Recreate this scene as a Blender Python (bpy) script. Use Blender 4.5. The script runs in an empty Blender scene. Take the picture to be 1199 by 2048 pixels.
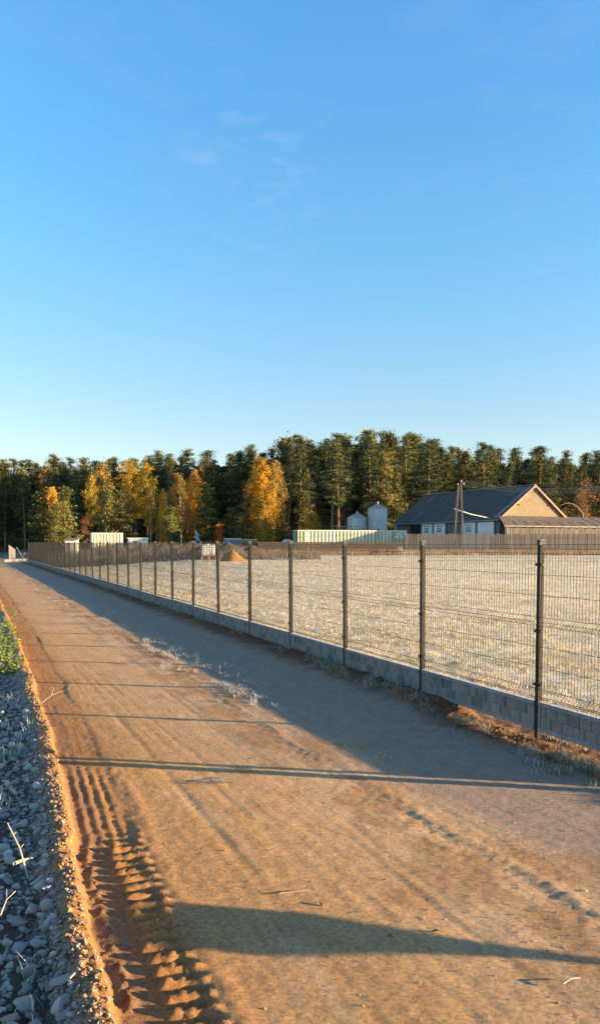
import bpy, bmesh, math, random
import numpy as np
from mathutils import Vector, Matrix

random.seed(7)
RNG = np.random.default_rng(11)
scene = bpy.context.scene
COL = scene.collection
PI = math.pi
R = math.radians

# ---------------------------------------------------------------- viewpoint
F = 1600.0; PITCH = R(3.5); CY = 1087 + F * math.tan(PITCH); EYE = 1.96
def ray(px, py):
    r = (px - 600) / F; u = (CY - py) / F
    return Vector((r, math.cos(PITCH) + u * math.sin(PITCH), -math.sin(PITCH) + u * math.cos(PITCH)))
def at(px, py, Y):
    d = ray(px, py); t = Y / d.y
    return Vector((d.x * t, Y, EYE + d.z * t))
def X(px, Y): return at(px, 1087, Y).x
def Zh(py, Y): return at(600, py, Y).z

SUN_EL = R(7.7); SUN_AZ = R(10.5)
SUNV = Vector((math.cos(SUN_EL) * math.cos(SUN_AZ), -math.cos(SUN_EL) * math.sin(SUN_AZ), math.sin(SUN_EL)))

# fence frame: s runs along the fence, u to its left (road side)
TH = R(22.48); P1 = (2.41, 8.02); SP = 2.24
CT, ST = math.cos(TH), math.sin(TH)
def su2xy(s, u): return P1[0] - s * ST - u * CT, P1[1] + s * CT - u * ST
def xy2su(x, y):
    dx, dy = x - P1[0], y - P1[1]
    return -dx * ST + dy * CT, -dx * CT - dy * ST

# ---------------------------------------------------------------- helpers
def link(o): COL.objects.link(o); return o
def tag(o, label=None, cat=None, group=None, kind=None):
    if label: o['label'] = label
    if cat: o['category'] = cat
    if group: o['group'] = group
    if kind: o['kind'] = kind
    return o
def empty(name, loc, rz=0):
    o = bpy.data.objects.new(name, None); link(o)
    o.empty_display_size = .3
    o.location = loc; o.rotation_euler = (0, 0, rz); return o
def obj(name, me, m=None, parent=None, loc=None):
    if isinstance(me, MB): me = me.mesh(name)
    o = bpy.data.objects.new(name, me); link(o)
    if m is not None and not len(me.materials):
        for k in (m if isinstance(m, (list, tuple)) else [m]): me.materials.append(k)
    if parent is not None: o.parent = parent
    if loc is not None: o.location = loc
    return o
def copy_tree(o, parent=None):
    c = o.copy(); COL.objects.link(c); c.parent = parent
    for ch in list(o.children): copy_tree(ch, c)
    return c

def np_mesh(name, V, faces, col=None, smooth=False, attrs=None):
    """V (n,3); faces: list of int arrays (m,k)"""
    me = bpy.data.meshes.new(name)
    V = np.asarray(V, dtype=np.float32)
    me.vertices.add(len(V)); me.vertices.foreach_set('co', V.ravel())
    faces = [np.asarray(f, dtype=np.int32) for f in faces if len(f)]
    li = np.concatenate([f.ravel() for f in faces])
    tot = np.concatenate([np.full(len(f), f.shape[1], np.int32) for f in faces])
    st = np.concatenate([[0], np.cumsum(tot)[:-1]]).astype(np.int32)
    me.loops.add(len(li)); me.loops.foreach_set('vertex_index', li)
    me.polygons.add(len(tot)); me.polygons.foreach_set('loop_start', st); me.polygons.foreach_set('loop_total', tot)
    me.polygons.foreach_set('use_smooth', np.full(len(tot), smooth, dtype=bool))
    me.update(calc_edges=True)
    if col is not None:
        a = me.attributes.new('Col', 'FLOAT_COLOR', 'POINT')
        c = np.ones((len(V), 4), np.float32); c[:, :3] = col
        a.data.foreach_set('color', c.ravel())
    for k, v in (attrs or {}).items():
        a = me.attributes.new(k, 'FLOAT', 'POINT'); a.data.foreach_set('value', np.asarray(v, np.float32))
    return me

class MB:
    """collects simple solids into one mesh"""
    def __init__(s): s.bm = bmesh.new()
    def box(s, c, d, rot=None, bev=0, mi=0):
        r = bmesh.ops.create_cube(s.bm, size=1); vs = r['verts']
        M = Matrix.Translation(Vector(c)) @ (rot.to_4x4() if rot is not None else Matrix.Identity(4)) @ Matrix.Diagonal((*d, 1))
        bmesh.ops.transform(s.bm, matrix=M, verts=vs)
        if bev:
            es = list({e for v in vs for e in v.link_edges})
            bmesh.ops.bevel(s.bm, geom=es, offset=bev, segments=1, affect='EDGES')
        return s
    def bar(s, a, b, w, h=None, up=(0, 0, 1), bev=0):
        a, b = Vector(a), Vector(b); d = b - a; L = d.length; z = d.normalized()
        up = Vector(up)
        if abs(z.dot(up)) > .98: up = Vector((0, 1, 0))
        x = up.cross(z).normalized(); y = z.cross(x)
        m = Matrix((x, y, z)).transposed()
        return s.box((a + b) / 2, (w, h or w, L), m, bev)
    def tube(s, pts, rad, n=6, cap=True):
        pts = [Vector(p) for p in pts]
        rr = rad if isinstance(rad, (list, tuple)) else [rad] * len(pts)
        rings = []
        for i, p in enumerate(pts):
            d = (pts[min(i + 1, len(pts) - 1)] - pts[max(i - 1, 0)]).normalized()
            up = Vector((0, 0, 1)) if abs(d.z) < .95 else Vector((1, 0, 0))
            x = d.cross(up).normalized(); y = x.cross(d)
            rings.append([s.bm.verts.new(p + rr[i] * (x * math.cos(2 * PI * k / n) + y * math.sin(2 * PI * k / n))) for k in range(n)])
        for a, b in zip(rings, rings[1:]):
            for k in range(n): s.bm.faces.new((a[k], a[(k + 1) % n], b[(k + 1) % n], b[k]))
        if cap:
            s.bm.faces.new(rings[0][::-1]); s.bm.faces.new(rings[-1])
        return s
    def lathe(s, prof, n=24, c=(0, 0, 0)):
        rings = []
        for r, z in prof:
            rings.append([s.bm.verts.new((c[0] + r * math.cos(2 * PI * k / n), c[1] + r * math.sin(2 * PI * k / n), c[2] + z)) for k in range(n)])
        for a, b in zip(rings, rings[1:]):
            for k in range(n): s.bm.faces.new((a[k], a[(k + 1) % n], b[(k + 1) % n], b[k]))
        return s
    def poly(s, pts, thick=None):
        """flat polygon; thick = offset vector for a slab"""
        v = [s.bm.verts.new(p) for p in pts]; s.bm.faces.new(v)
        if thick is not None:
            t = Vector(thick); w = [s.bm.verts.new(Vector(p) + t) for p in pts]
            s.bm.faces.new(w[::-1]); n = len(v)
            for i in range(n): s.bm.faces.new((v[i], w[i], w[(i + 1) % n], v[(i + 1) % n]))
        return s
    def mesh(s, name, smooth=False):
        bmesh.ops.recalc_face_normals(s.bm, faces=s.bm.faces)
        me = bpy.data.meshes.new(name); s.bm.to_mesh(me); s.bm.free()
        if smooth:
            for p in me.polygons: p.use_smooth = True
        return me

# ---------------------------------------------------------------- noise (numpy)
def _hash(ix, iy, seed):
    h = (ix.astype(np.int64) * 374761393 + iy.astype(np.int64) * 668265263 + seed * 974711) & 0xffffffff
    h = ((h ^ (h >> 13)) * 1274126177) & 0xffffffff
    h = (h ^ (h >> 16)) & 0xffffffff
    return h
def pnoise(x, y, seed=0):
    x = np.asarray(x, float); y = np.asarray(y, float)
    ix = np.floor(x); iy = np.floor(y); fx = x - ix; fy = y - iy
    ux = fx * fx * fx * (fx * (fx * 6 - 15) + 10); uy = fy * fy * fy * (fy * (fy * 6 - 15) + 10)
    def gr(dx, dy):
        a = _hash(ix + dx, iy + dy, seed) * (2 * PI / 4294967296.)
        return np.cos(a) * (fx - dx) + np.sin(a) * (fy - dy)
    a = gr(0, 0); b = gr(1, 0); c = gr(0, 1); d = gr(1, 1)
    return 1.5 * (a + ux * (b - a) + uy * (c - a + ux * (a - b - c + d)))
def fbm(x, y, seed=0, oct=3, gain=.5, lac=2.03):
    t = 0; a = 1; n = 0
    for k in range(oct):
        t = t + a * pnoise(x, y, seed + k * 17); n += a; a *= gain; x = x * lac; y = y * lac
    return t / n
def sst(a, b, x):
    t = np.clip((np.asarray(x, float) - a) / (b - a), 0, 1); return t * t * (3 - 2 * t)
def bump1(c, w, x): return np.exp(-((np.asarray(x, float) - c) / w) ** 2)

# ---------------------------------------------------------------- materials
def nt_new(name):
    m = bpy.data.materials.new(name); m.use_nodes = True
    nt = m.node_tree; b = nt.nodes['Principled BSDF']; return m, nt, b
def N(nt, t, **kw):
    n = nt.nodes.new(t)
    for k, v in kw.items():
        if hasattr(n, k): setattr(n, k, v)
        else: n.inputs[k.replace('_', ' ')].default_value = v
    return n
def c4(c): return (*c, 1) if len(c) == 3 else c
def noise_fac(nt, scale, detail=4, coord='Object', rough=.6, stretch=None):
    if coord == 'World': tc = N(nt, 'ShaderNodeNewGeometry').outputs['Position']
    else: tc = N(nt, 'ShaderNodeTexCoord').outputs[coord]
    if stretch:
        mp = N(nt, 'ShaderNodeMapping'); mp.inputs['Scale'].default_value = stretch
        nt.links.new(tc, mp.inputs['Vector']); tc = mp.outputs['Vector']
    n = N(nt, 'ShaderNodeTexNoise'); n.inputs['Scale'].default_value = scale
    n.inputs['Detail'].default_value = detail; n.inputs['Roughness'].default_value = rough
    nt.links.new(tc, n.inputs['Vector']); return n.outputs['Fac']
def ramp(nt, fac, stops):
    r = N(nt, 'ShaderNodeValToRGB'); e = r.color_ramp.elements
    while len(e) < len(stops): e.new(.5)
    for el, (p, c) in zip(e, stops): el.position = p; el.color = c4(c)
    nt.links.new(fac, r.inputs['Fac']); return r.outputs['Color']
def mix(nt, a, b, fac, mode='MIX'):
    m = N(nt, 'ShaderNodeMix', data_type='RGBA', blend_type=mode)
    for sock, v in ((m.inputs[6], a), (m.inputs[7], b), (m.inputs[0], fac)):
        if hasattr(v, 'links'): nt.links.new(v, sock)
        elif isinstance(v, (int, float)): sock.default_value = v
        else: sock.default_value = c4(v)
    return m.outputs[2]
def math_n(nt, op, a, b=None, clamp=False):
    m = N(nt, 'ShaderNodeMath', operation=op); m.use_clamp = clamp
    for s, v in zip(m.inputs, (a, b)):
        if v is None: continue
        if hasattr(v, 'links'): nt.links.new(v, s)
        else: s.default_value = v
    return m.outputs[0]
def add_bump(nt, b, h, strength=.4, dist=.02):
    n = N(nt, 'ShaderNodeBump'); n.inputs['Strength'].default_value = strength; n.inputs['Distance'].default_value = dist
    nt.links.new(h, n.inputs['Height']); nt.links.new(n.outputs['Normal'], b.inputs['Normal'])
def setup(b, rough=.8, metal=0, spec=.3):
    b.inputs['Roughness'].default_value = rough; b.inputs['Metallic'].default_value = metal
    b.inputs['Specular IOR Level'].default_value = spec
def up_fac(nt, lo=.6, hi=.9):
    g = N(nt, 'ShaderNodeNewGeometry'); sx = N(nt, 'ShaderNodeSeparateXYZ'); nt.links.new(g.outputs['True Normal'], sx.inputs[0])
    mr = N(nt, 'ShaderNodeMapRange'); mr.inputs['From Min'].default_value = lo; mr.inputs['From Max'].default_value = hi
    nt.links.new(sx.outputs['Z'], mr.inputs['Value']); return mr.outputs['Result']

def simple(name, c1, c2=None, scale=6, rough=.75, metal=0, spec=.3, bump=0, bscale=None, frost=0, stretch=None, detail=5):
    m, nt, b = nt_new(name); setup(b, rough, metal, spec)
    c2 = c2 or tuple(min(1, x * 1.35) for x in c1)
    f = noise_fac(nt, scale, detail, stretch=stretch)
    c = ramp(nt, f, [(.3, c1), (.7, c2)])
    if frost:
        nf = noise_fac(nt, 40, 3)
        k = math_n(nt, 'MULTIPLY', up_fac(nt), math_n(nt, 'MULTIPLY', nf, frost * 1.8, True), True)
        c = mix(nt, c, (.75, .78, .82), k)
    nt.links.new(c, b.inputs['Base Color'])
    if bump: add_bump(nt, b, noise_fac(nt, bscale or scale * 6, 4, stretch=stretch), bump, .01)
    return m

def vcol(name, rough=.8, rnd=.25, trans=0):
    """colour from the mesh's own colour attribute, varied per object"""
    m, nt, b = nt_new(name); setup(b, rough, 0, .2)
    a = N(nt, 'ShaderNodeAttribute', attribute_name='Col').outputs['Color']
    oi = N(nt, 'ShaderNodeObjectInfo')
    hs = N(nt, 'ShaderNodeHueSaturation')
    mr = N(nt, 'ShaderNodeMapRange'); mr.inputs['To Min'].default_value = 1 - rnd; mr.inputs['To Max'].default_value = 1 + rnd
    nt.links.new(oi.outputs['Random'], mr.inputs['Value']); nt.links.new(mr.outputs['Result'], hs.inputs['Value'])
    mh = N(nt, 'ShaderNodeMapRange'); mh.inputs['To Min'].default_value = .5 - rnd * .06; mh.inputs['To Max'].default_value = .5 + rnd * .06
    mm = math_n(nt, 'FRACT', math_n(nt, 'MULTIPLY', oi.outputs['Random'], 7.31))
    nt.links.new(mm, mh.inputs['Value']); nt.links.new(mh.outputs['Result'], hs.inputs['Hue'])
    nt.links.new(a, hs.inputs['Color']); nt.links.new(hs.outputs['Color'], b.inputs['Base Color'])
    if trans:
        t = N(nt, 'ShaderNodeBsdfTranslucent'); nt.links.new(hs.outputs['Color'], t.inputs['Color'])
        ms = N(nt, 'ShaderNodeMixShader'); ms.inputs[0].default_value = trans
        nt.links.new(b.outputs[0], ms.inputs[1]); nt.links.new(t.outputs[0], ms.inputs[2])
        nt.links.new(ms.outputs[0], nt.nodes['Material Output'].inputs['Surface'])
    return m

M_leaf = vcol('foliage', .75, .22, .25)
M_pine = vcol('pine_needles', .75, .38, .08)
M_blade = vcol('grass_blades', .8, 0, .3)
M_vc = vcol('coloured_mineral', .85, .18)
M_bark = vcol('bark', .9, .15)

def ground_mat(name):
    m, nt, b = nt_new(name); setup(b, .92, 0, .15)
    a = N(nt, 'ShaderNodeAttribute', attribute_name='Col').outputs['Color']
    f1 = noise_fac(nt, 38, 6, 'World', .85); f2 = noise_fac(nt, 5, 5, 'World')
    k = ramp(nt, f1, [(.36, (.50, .47, .46)), (.5, (1, 1, 1)), (.63, (1.42, 1.42, 1.42))])
    c = mix(nt, a, k, .9, 'MULTIPLY')
    k2 = ramp(nt, f2, [(.3, (.8, .8, .82)), (.7, (1.15, 1.13, 1.1))])
    c = mix(nt, c, k2, .7, 'MULTIPLY')
    # fine tyre lines running along the road
    gp_ = N(nt, 'ShaderNodeNewGeometry').outputs['Position']
    ma = N(nt, 'ShaderNodeMapping'); ma.inputs['Rotation'].default_value = (0, 0, -TH); nt.links.new(gp_, ma.inputs['Vector'])
    mb_ = N(nt, 'ShaderNodeMapping'); mb_.inputs['Scale'].default_value = (26, .55, 1); nt.links.new(ma.outputs['Vector'], mb_.inputs['Vector'])
    ln = N(nt, 'ShaderNodeTexNoise'); ln.inputs['Scale'].default_value = 1; ln.inputs['Detail'].default_value = 3; nt.links.new(mb_.outputs['Vector'], ln.inputs['Vector'])
    rdm = N(nt, 'ShaderNodeAttribute', attribute_name='road').outputs['Fac']
    kl = ramp(nt, ln.outputs['Fac'], [(.34, (.88, .87, .86)), (.5, (1, 1, 1)), (.66, (1.12, 1.12, 1.12))])
    c = mix(nt, c, mix(nt, c, kl, 1, 'MULTIPLY'), math_n(nt, 'MULTIPLY', rdm, .6))
    # sparkling frost grains
    fr = N(nt, 'ShaderNodeAttribute', attribute_name='frost').outputs['Fac']
    g = noise_fac(nt, 170, 2, 'World', .7)
    gg = N(nt, 'ShaderNodeMapRange'); gg.inputs['From Min'].default_value = .5; gg.inputs['From Max'].default_value = .62
    nt.links.new(g, gg.inputs['Value'])
    c = mix(nt, c, (.78, .8, .84), math_n(nt, 'MULTIPLY', gg.outputs['Result'], fr, True))
    nt.links.new(c, b.inputs['Base Color'])
    add_bump(nt, b, math_n(nt, 'ADD', noise_fac(nt, 90, 5, 'World', .85), math_n(nt, 'MULTIPLY', math_n(nt, 'MULTIPLY', ln.outputs['Fac'], rdm), .28)), .9, .018)
    return m
M_ground = ground_mat('frosted_soil')

# ---------------------------------------------------------------- terrain
BERM_S = [-14, -3.2, -.8, 1.6, 9, 20, 400]; BERM_U = [4.95, 4.83, 4.72, 4.60, 4.47, 4.4, 4.3]
def berm_u(s): return np.interp(s, BERM_S, BERM_U) + .035 * pnoise(np.asarray(s, float) * 1.1, np.asarray(s, float) * 0 + 3.3, 5) + .022 * fbm(np.asarray(s, float) * 4.5, np.asarray(s, float) * 0 + 1.7, 6, 3, .6)
def gapf(s): return sst(-3.0, -2.2, s) * (1 - sst(.8, 1.8, s))       # stretch where the soil dips below the plinth
def broad(s, u):
    x, y = su2xy(s, u); v = -u
    z = np.interp(y, [0, 22, 45, 62, 85, 110, 160, 500], [0, 0, .3, .6, 1.0, 1.2, 1.4, 1.6]) * sst(1, 12, v)
    z = z + .05 * sst(0, 40, s) + .03
    return z
def terrain(s, u, want=False):
    s = np.asarray(s, float); u = np.asarray(u, float)
    d = np.hypot(s + 6.52, u - 5.19)
    near = 1 - sst(9, 16, d); mid = 1 - sst(25, 45, d)
    bu = berm_u(s); e = bu - u                       # e>0: on the road
    road = sst(.35, .7, u) * sst(-.02, .1, e)
    z = broad(s, u)
    # fence strip
    strip = bump1(.15, .45, u)
    gp = gapf(s)
    z = z + strip * (.075 - .115 * gp)
    nf = fbm(s * 5, u * 5, 31, 4, .55)
    z = z + strip * (.035 * nf) * (mid)
    z = z - .035 * gp * (1 - sst(-.1, .1, u)) * sst(-1.6, -.3, u)
    # field tussocks
    fld = 1 - sst(-.3, 0.1, u)
    z = z + fld * (.018 * fbm(s * .9, u * .9, 41, 3) + .022 * fbm(s * 3.6, u * 3.6, 43, 3)) * (.3 + .7 * (1 - sst(30, 80, d)))
    # road relief
    n_a = fbm(s * .7, u * 1.2, 1, 3); n_b = fbm(s * 4, u * 5, 2, 4, .6); n_c = fbm(s * .35, u * 9, 3, 3, .55)
    n_d = fbm(s * 16, u * 16, 4, 3, .6)
    z = z + road * (.005 * n_a + .0022 * n_b + .0015 * n_c * mid + .0038 * n_d * near)
    # shallow wheel ridge in the middle
    ur = 2.40 + .06 * np.sin(s * .45 + 1) + .05 * pnoise(s * .8, s * 0, 8)
    br = (.35 + .65 * sst(-.25, .35, pnoise(s * .9, s * 0 + 7, 9)))
    z = z + road * br * (.005 * bump1(0, .06, u - ur + .08) - .0035 * bump1(0, .07, u - ur - .03)) * (1 + .8 * n_b) + road * mid * (.007 * bump1(0, .25, u - ur) + .004 * sst(.75, .4, e)) * fbm(s * 13, u * 15, 92, 3, .6)
    # old tyre grooves
    for (g0, slope, wd, am) in ((3.55, .03, .02, .008), (3.42, .03, .02, .008), (3.0, -.012, .02, .007), (2.9, -.012, .022, .007), (3.8, .0, .03, .01), (3.2, .05, .02, .006)):
        z = z - road * near * am * .5 * bump1(0, wd, u - g0 - slope * s - .02 * pnoise(s * .6, s * 0 + g0, 12)) * (.3 + .7 * sst(-.2, .3, pnoise(s * .5, s * 0 + g0 * 3, 13)))
    # rut beside the berm
    rs = np.clip(1 - sst(-1.7, -.6, s) * (.75 + .6 * pnoise(s * .55, s * 0 + 2, 91)), 0, 1)
    rut = sst(.0, .05, e) * (1 - sst(.39, .46, e))
    z = z - road * rs * (.018 + .011 * (1 - sst(-1.7, -1.0, s))) * rut
    # longitudinal ribs (s > -1.6)
    ribs = np.cos((e - .05) * 2 * PI / .078)
    ribw = sst(-1.9, -1.3, s) * (1 - sst(3, 5, s)) * sst(.03, .06, e) * (1 - sst(.33, .4, e)) * near
    z = z + ribw * .0065 * ribs * (1 - .8 * sst(-.3, .9, s)) * (.6 + .4 * pnoise(s * 2, u * 3, 14))
    # lugs of the tractor tyre (s < -1.2)
    lw = (1 - sst(-1.55, -1.1, s)) * sst(.23, .28, e + .02 * pnoise(s * 9, s * 0, 97)) * (1 - sst(.42, .48, e + .03 * pnoise(s * 5, s * 0, 96))) * near
    ph = (s + (e - .35) * .35 + .012 * pnoise(s * 9, u * 9, 15)) / .118
    fr = ph - np.floor(ph)
    saw = np.where(fr < .62, (fr / .62) ** 1.6, ((1 - fr) / .38) ** 1.2)
    z = z + lw * ((.052 + .016 * pnoise(s * 7, u * 7, 94)) * saw - .010 + .014 * fbm(s * 24, u * 24, 16, 3, .65))
    z = z + (1 - sst(-1.5, -1.0, s)) * near * .030 * bump1(.115, .03, e) * np.clip(.35 + 1.5 * fbm(s * 13, u * 15, 17, 3, .65), 0, 1.3)
    z = z + (1 - sst(-.6, .4, s)) * near * .005 * bump1(.52, .05, e) * (1 + .6 * pnoise(s * 8, u * 8, 18))
    # soil berm and gravel verge
    bm = sst(-.055, 0.0, -e) * (1 - sst(.05, .22, -e))
    hb = .085 + .03 * pnoise(s * 1.6, u * 0, 19) + .03 * fbm(s * 5, u * 5, 20, 3, .6)
    z = z + bm * hb * (1 - .5 * sst(10, 25, s))
    cl = sst(-.02, .05, -e) * (1 - sst(.22, .4, -e))
    z = z + cl * (.035 * fbm(s * 9, u * 9, 21, 4, .65) + .022 * fbm(s * 26, u * 26, 22, 2)) * (near * .85 + .15)
    ver = sst(.12, .25, -e)
    z = z - ver * .03 + ver * .03 * fbm(s * 2, u * 2, 23, 3) * mid
    if not want: return z
    # --- colours
    one = np.ones_like(z)[..., None]
    def C(c): return one * np.array(c)
    def mixc(a, b, k): k = np.clip(k, 0, 1)[..., None]; return a * (1 - k) + b * k
    c_r = mixc(C((.68, .465, .265)), C((.58, .33, .125)), sst(2.2, 4.2, u) * .8 + .4 * n_a)
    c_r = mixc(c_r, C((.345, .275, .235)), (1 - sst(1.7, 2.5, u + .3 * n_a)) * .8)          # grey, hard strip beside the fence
    c_r = mixc(c_r, C((.44, .245, .11)), sst(.15, .55, fbm(s * 1.3, u * 2.4, 51, 4, .6) + .5 * bump1(2.5, .5, u) - .08) * .7)
    c_r = mixc(c_r, C((.64, .46, .29)), sst(.15, .5, fbm(s * .4, u * 3.5, 52, 3)) * sst(2.2, 3, u) * .5)
    c_r = mixc(c_r, C((.50, .235, .07)), sst(.75, .2, e) * .85)
    c_r = mixc(c_r, C((.29, .185, .11)), sst(.02, .08, e) * (1 - sst(.18, .26, e)) * .6 * (1 - sst(2, 6, s)))
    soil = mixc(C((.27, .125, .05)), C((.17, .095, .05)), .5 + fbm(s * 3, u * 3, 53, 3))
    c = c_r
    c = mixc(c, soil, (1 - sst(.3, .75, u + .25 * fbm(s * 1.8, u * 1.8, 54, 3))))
    bermc = mixc(C((.46, .22, .065)), C((.22, .12, .055)), sst(.05, .16, -e) + .4 * n_b)
    c = mixc(c, bermc, sst(-.06, 0, -e))
    verc = mixc(C((.13, .10, .075)), C((.2, .15, .1)), .5 + n_a)
    c = mixc(c, verc, sst(.13, .24, -e))
    g1 = mixc(C((.90, .80, .58)), C((.66, .56, .38)), .5 + 1.2 * fbm(s * .5, u * .5, 55, 4, .6))
    g1 = mixc(g1, C((.9, .87, .76)), sst(.0, .5, fbm(s * .28, u * .28, 56, 4)) * .6)
    g1 = mixc(g1, C((.40, .37, .24)), sst(.12, .4, fbm(s * .35, u * .9, 59, 4, .6)) * .55)
    g1 = mixc(g1, C((.30, .27, .12)), sst(.15, .5, fbm(s * .9, u * .9, 57, 3)) * .6 * (1 - sst(12, 30, d)))
    c = mixc(c, g1, 1 - sst(-.35, -.05, u + .15 * nf))
    c = mixc(c, soil, gp * sst(-1.1, -.4, u) * (1 - sst(.2, .4, u)))
    x, y = su2xy(s, u)
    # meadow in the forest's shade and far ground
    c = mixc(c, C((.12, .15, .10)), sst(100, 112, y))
    frost = .1 * sst(.3, 1, u) + .05
    frost = frost + .75 * sst(.0, .08, -e) * (1 - sst(.2, .35, -e)) * sst(-.35, .3, n_b + .3)
    frost = np.where(u < 0, .2 + .3 * fbm(s * .4, u * .4, 58, 3), frost)
    return z, c, np.clip(frost, 0, 1), road * (1 - sst(20, 45, d)) * (1 - lw) * sst(.5, 1.2, u)

def steps(lo, hi, f):
    out = [lo]
    while out[-1] < hi: out.append(out[-1] + f(out[-1]))
    return np.array(out)
sv = steps(-15, 330, lambda s: max(.021, .0048 * abs(s + 6.5)) if s > -4.6 else .35)
uv_r = steps(0, 330, lambda v: max(.03, .035 * v)); uv_l = steps(6.4, 230, lambda u: .03 + .09 * (u - 6.4))
uv = np.concatenate([-uv_r[::-1][:-1], steps(0, 6.4, lambda u: .026 if u < 3.9 else .0165)[:-1], uv_l])
S, U = np.meshgrid(sv, uv, indexing='ij')
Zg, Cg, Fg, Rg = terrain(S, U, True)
Xg, Yg = su2xy(S, U)
nr, nc = S.shape
def sub_sheet(name, j0, j1):
    idx = np.arange(nr * (j1 - j0 + 1)).reshape(nr, j1 - j0 + 1)
    f = np.stack([idx[:-1, :-1].ravel(), idx[1:, :-1].ravel(), idx[1:, 1:].ravel(), idx[:-1, 1:].ravel()], 1)
    sl = slice(j0, j1 + 1)
    V = np.stack([Xg[:, sl].ravel(), Yg[:, sl].ravel(), Zg[:, sl].ravel()], 1)
    f = f[:, ::-1]
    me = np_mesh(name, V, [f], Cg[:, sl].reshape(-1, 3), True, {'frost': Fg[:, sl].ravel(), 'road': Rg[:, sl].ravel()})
    # make sure it faces up
    if me.polygons[0].normal.z < 0: me.flip_normals()
    return obj(name, me, M_ground)
j_f = int(np.searchsorted(uv, 0.02)); j_b = int(np.searchsorted(uv, 4.88))
tag(sub_sheet('field', 0, j_f), kind='structure')
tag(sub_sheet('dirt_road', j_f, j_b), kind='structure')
tag(sub_sheet('road_verge', j_b, nc - 1), kind='structure')
def gz(x, y):
    s, u = xy2su(x, y); return float(terrain(np.array([s]), np.array([u]))[0])

# ---------------------------------------------------------------- scatter builders
def blades(name, P, h, w, lean, az, col, mat, bend=True):
    """grass blades; P (n,3), h, w, lean (rad), az (rad), col (n,3)"""
    n = len(P)
    dx = np.cos(az); dy = np.sin(az)
    sx, sy = -dy * w / 2, dx * w / 2
    if bend:
        m_h = h * .55
        o1 = np.stack([dx * m_h * np.sin(lean * .6), dy * m_h * np.sin(lean * .6), m_h * np.cos(lean * .6)], 1)
        o2 = np.stack([dx * h * np.sin(lean), dy * h * np.sin(lean), h * np.cos(lean)], 1)
        sd = np.stack([sx, sy, np.zeros(n)], 1)
        V = np.stack([P - sd, P + sd, P + o1 + sd * .7, P + o1 - sd * .7, P + o2], 1).reshape(-1, 3)
        b = np.arange(n) * 5
        q = np.stack([b, b + 1, b + 2, b + 3], 1); t = np.stack([b + 3, b + 2, b + 4], 1)
        return np_mesh(name, V, [q, t], np.repeat(col, 5, 0))
    o2 = np.stack([dx * h * np.sin(lean), dy * h * np.sin(lean), h * np.cos(lean)], 1)
    sd = np.stack([sx, sy, np.zeros(n)], 1)
    V = np.stack([P - sd, P + sd, P + o2], 1).reshape(-1, 3)
    b = np.arange(n) * 3
    return np_mesh(name, V, [np.stack([b, b + 1, b + 2], 1)], np.repeat(col, 3, 0))

def pick(pal, n, k=None):
    pal = np.array(pal); i = RNG.integers(0, len(pal), n) if k is None else RNG.choice(len(pal), n, p=k)
    return pal[i] * RNG.uniform(.8, 1.2, (n, 1))

# frosty field grass: density falls with distance
def field_grass():
    n = 360000
    d = np.exp(RNG.uniform(math.log(6.2), math.log(70), n)); a = RNG.uniform(-.42, .5, n)
    x = d * np.tan(a); y = d
    s, u = xy2su(x, y)
    k = (u < -.12) & (pnoise(s * .9, u * .9, 61) + .6 * pnoise(s * 3.1, u * 3.1, 62) + RNG.normal(0, .3, n) > -.15)
    s, u, d = s[k], u[k], d[k]; x, y = su2xy(s, u); n = len(s)
    P = np.stack([x, y, terrain(s, u) - .005], 1)
    sc = (d / 8) ** .5
    h = RNG.uniform(.018, .062, n) * sc ** .5; w = RNG.uniform(.004, .008, n) * sc ** 1.25
    col = pick([(.86, .75, .52), (.90, .83, .66), (.58, .47, .28), (.90, .89, .84), (.26, .25, .14), (.32, .26, .18)], n, [.26, .26, .08, .24, .08, .08])
    gk = sst(.0, .35, fbm(s * .55, u * .55, 95, 3)) * (1 - sst(11, 30, d)); gm = (RNG.random(n) < .55 * gk)
    col[gm] = pick([(.30, .33, .12), (.38, .38, .17), (.22, .25, .10)], int(gm.sum()))
    me = blades('grass', P, h, w, np.clip(np.abs(RNG.normal(.8, .4, n)), 0, 1.45), RNG.uniform(0, 2 * PI, n), col, M_blade)
    return tag(obj('frosty_grass', me, M_blade), 'short straw-coloured frosted grass covering the field behind the mesh fence', 'grass', kind='stuff')
field_grass()

def tuft_strip(name, label, pts, n_each, hh, spread, pal, lean=1.1, wid=.006):
    Ps, hs, ws, ls, az, cs = [], [], [], [], [], []
    for (s0, u0, r, m) in pts:
        n = int(n_each * m)
        # blades grow in small bunches, long along the road
        nb = max(2, n // 14)
        cb_s = RNG.normal(s0, r * .55, nb); cb_u = RNG.normal(u0, r * .22, nb)
        i = RNG.integers(0, nb, n)
        s = cb_s[i] + RNG.normal(0, spread, n); u = cb_u[i] + RNG.normal(0, spread * .7, n)
        x, y = su2xy(s, u)
        Ps.append(np.stack([x, y, terrain(s, u) + .001], 1))
        hs.append(RNG.uniform(.4, 1.1, n) * hh); ws.append(RNG.uniform(.6, 1.4, n) * wid)
        ls.append(np.clip(np.abs(RNG.normal(lean, .35, n)), 0, 1.5)); az.append(RNG.uniform(0, 2 * PI, n)); cs.append(pick(pal, n))
    me = blades(name, np.concatenate(Ps), np.concatenate(hs), np.concatenate(ws), np.concatenate(ls), np.concatenate(az), np.concatenate(cs), M_blade)
    return tag(obj(name, me, M_blade), label, 'grass', kind='stuff')
FRO = [(.66, .68, .72), (.6, .6, .6), (.52, .47, .38), (.7, .7, .7), (.42, .36, .25)]
pts = []
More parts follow.
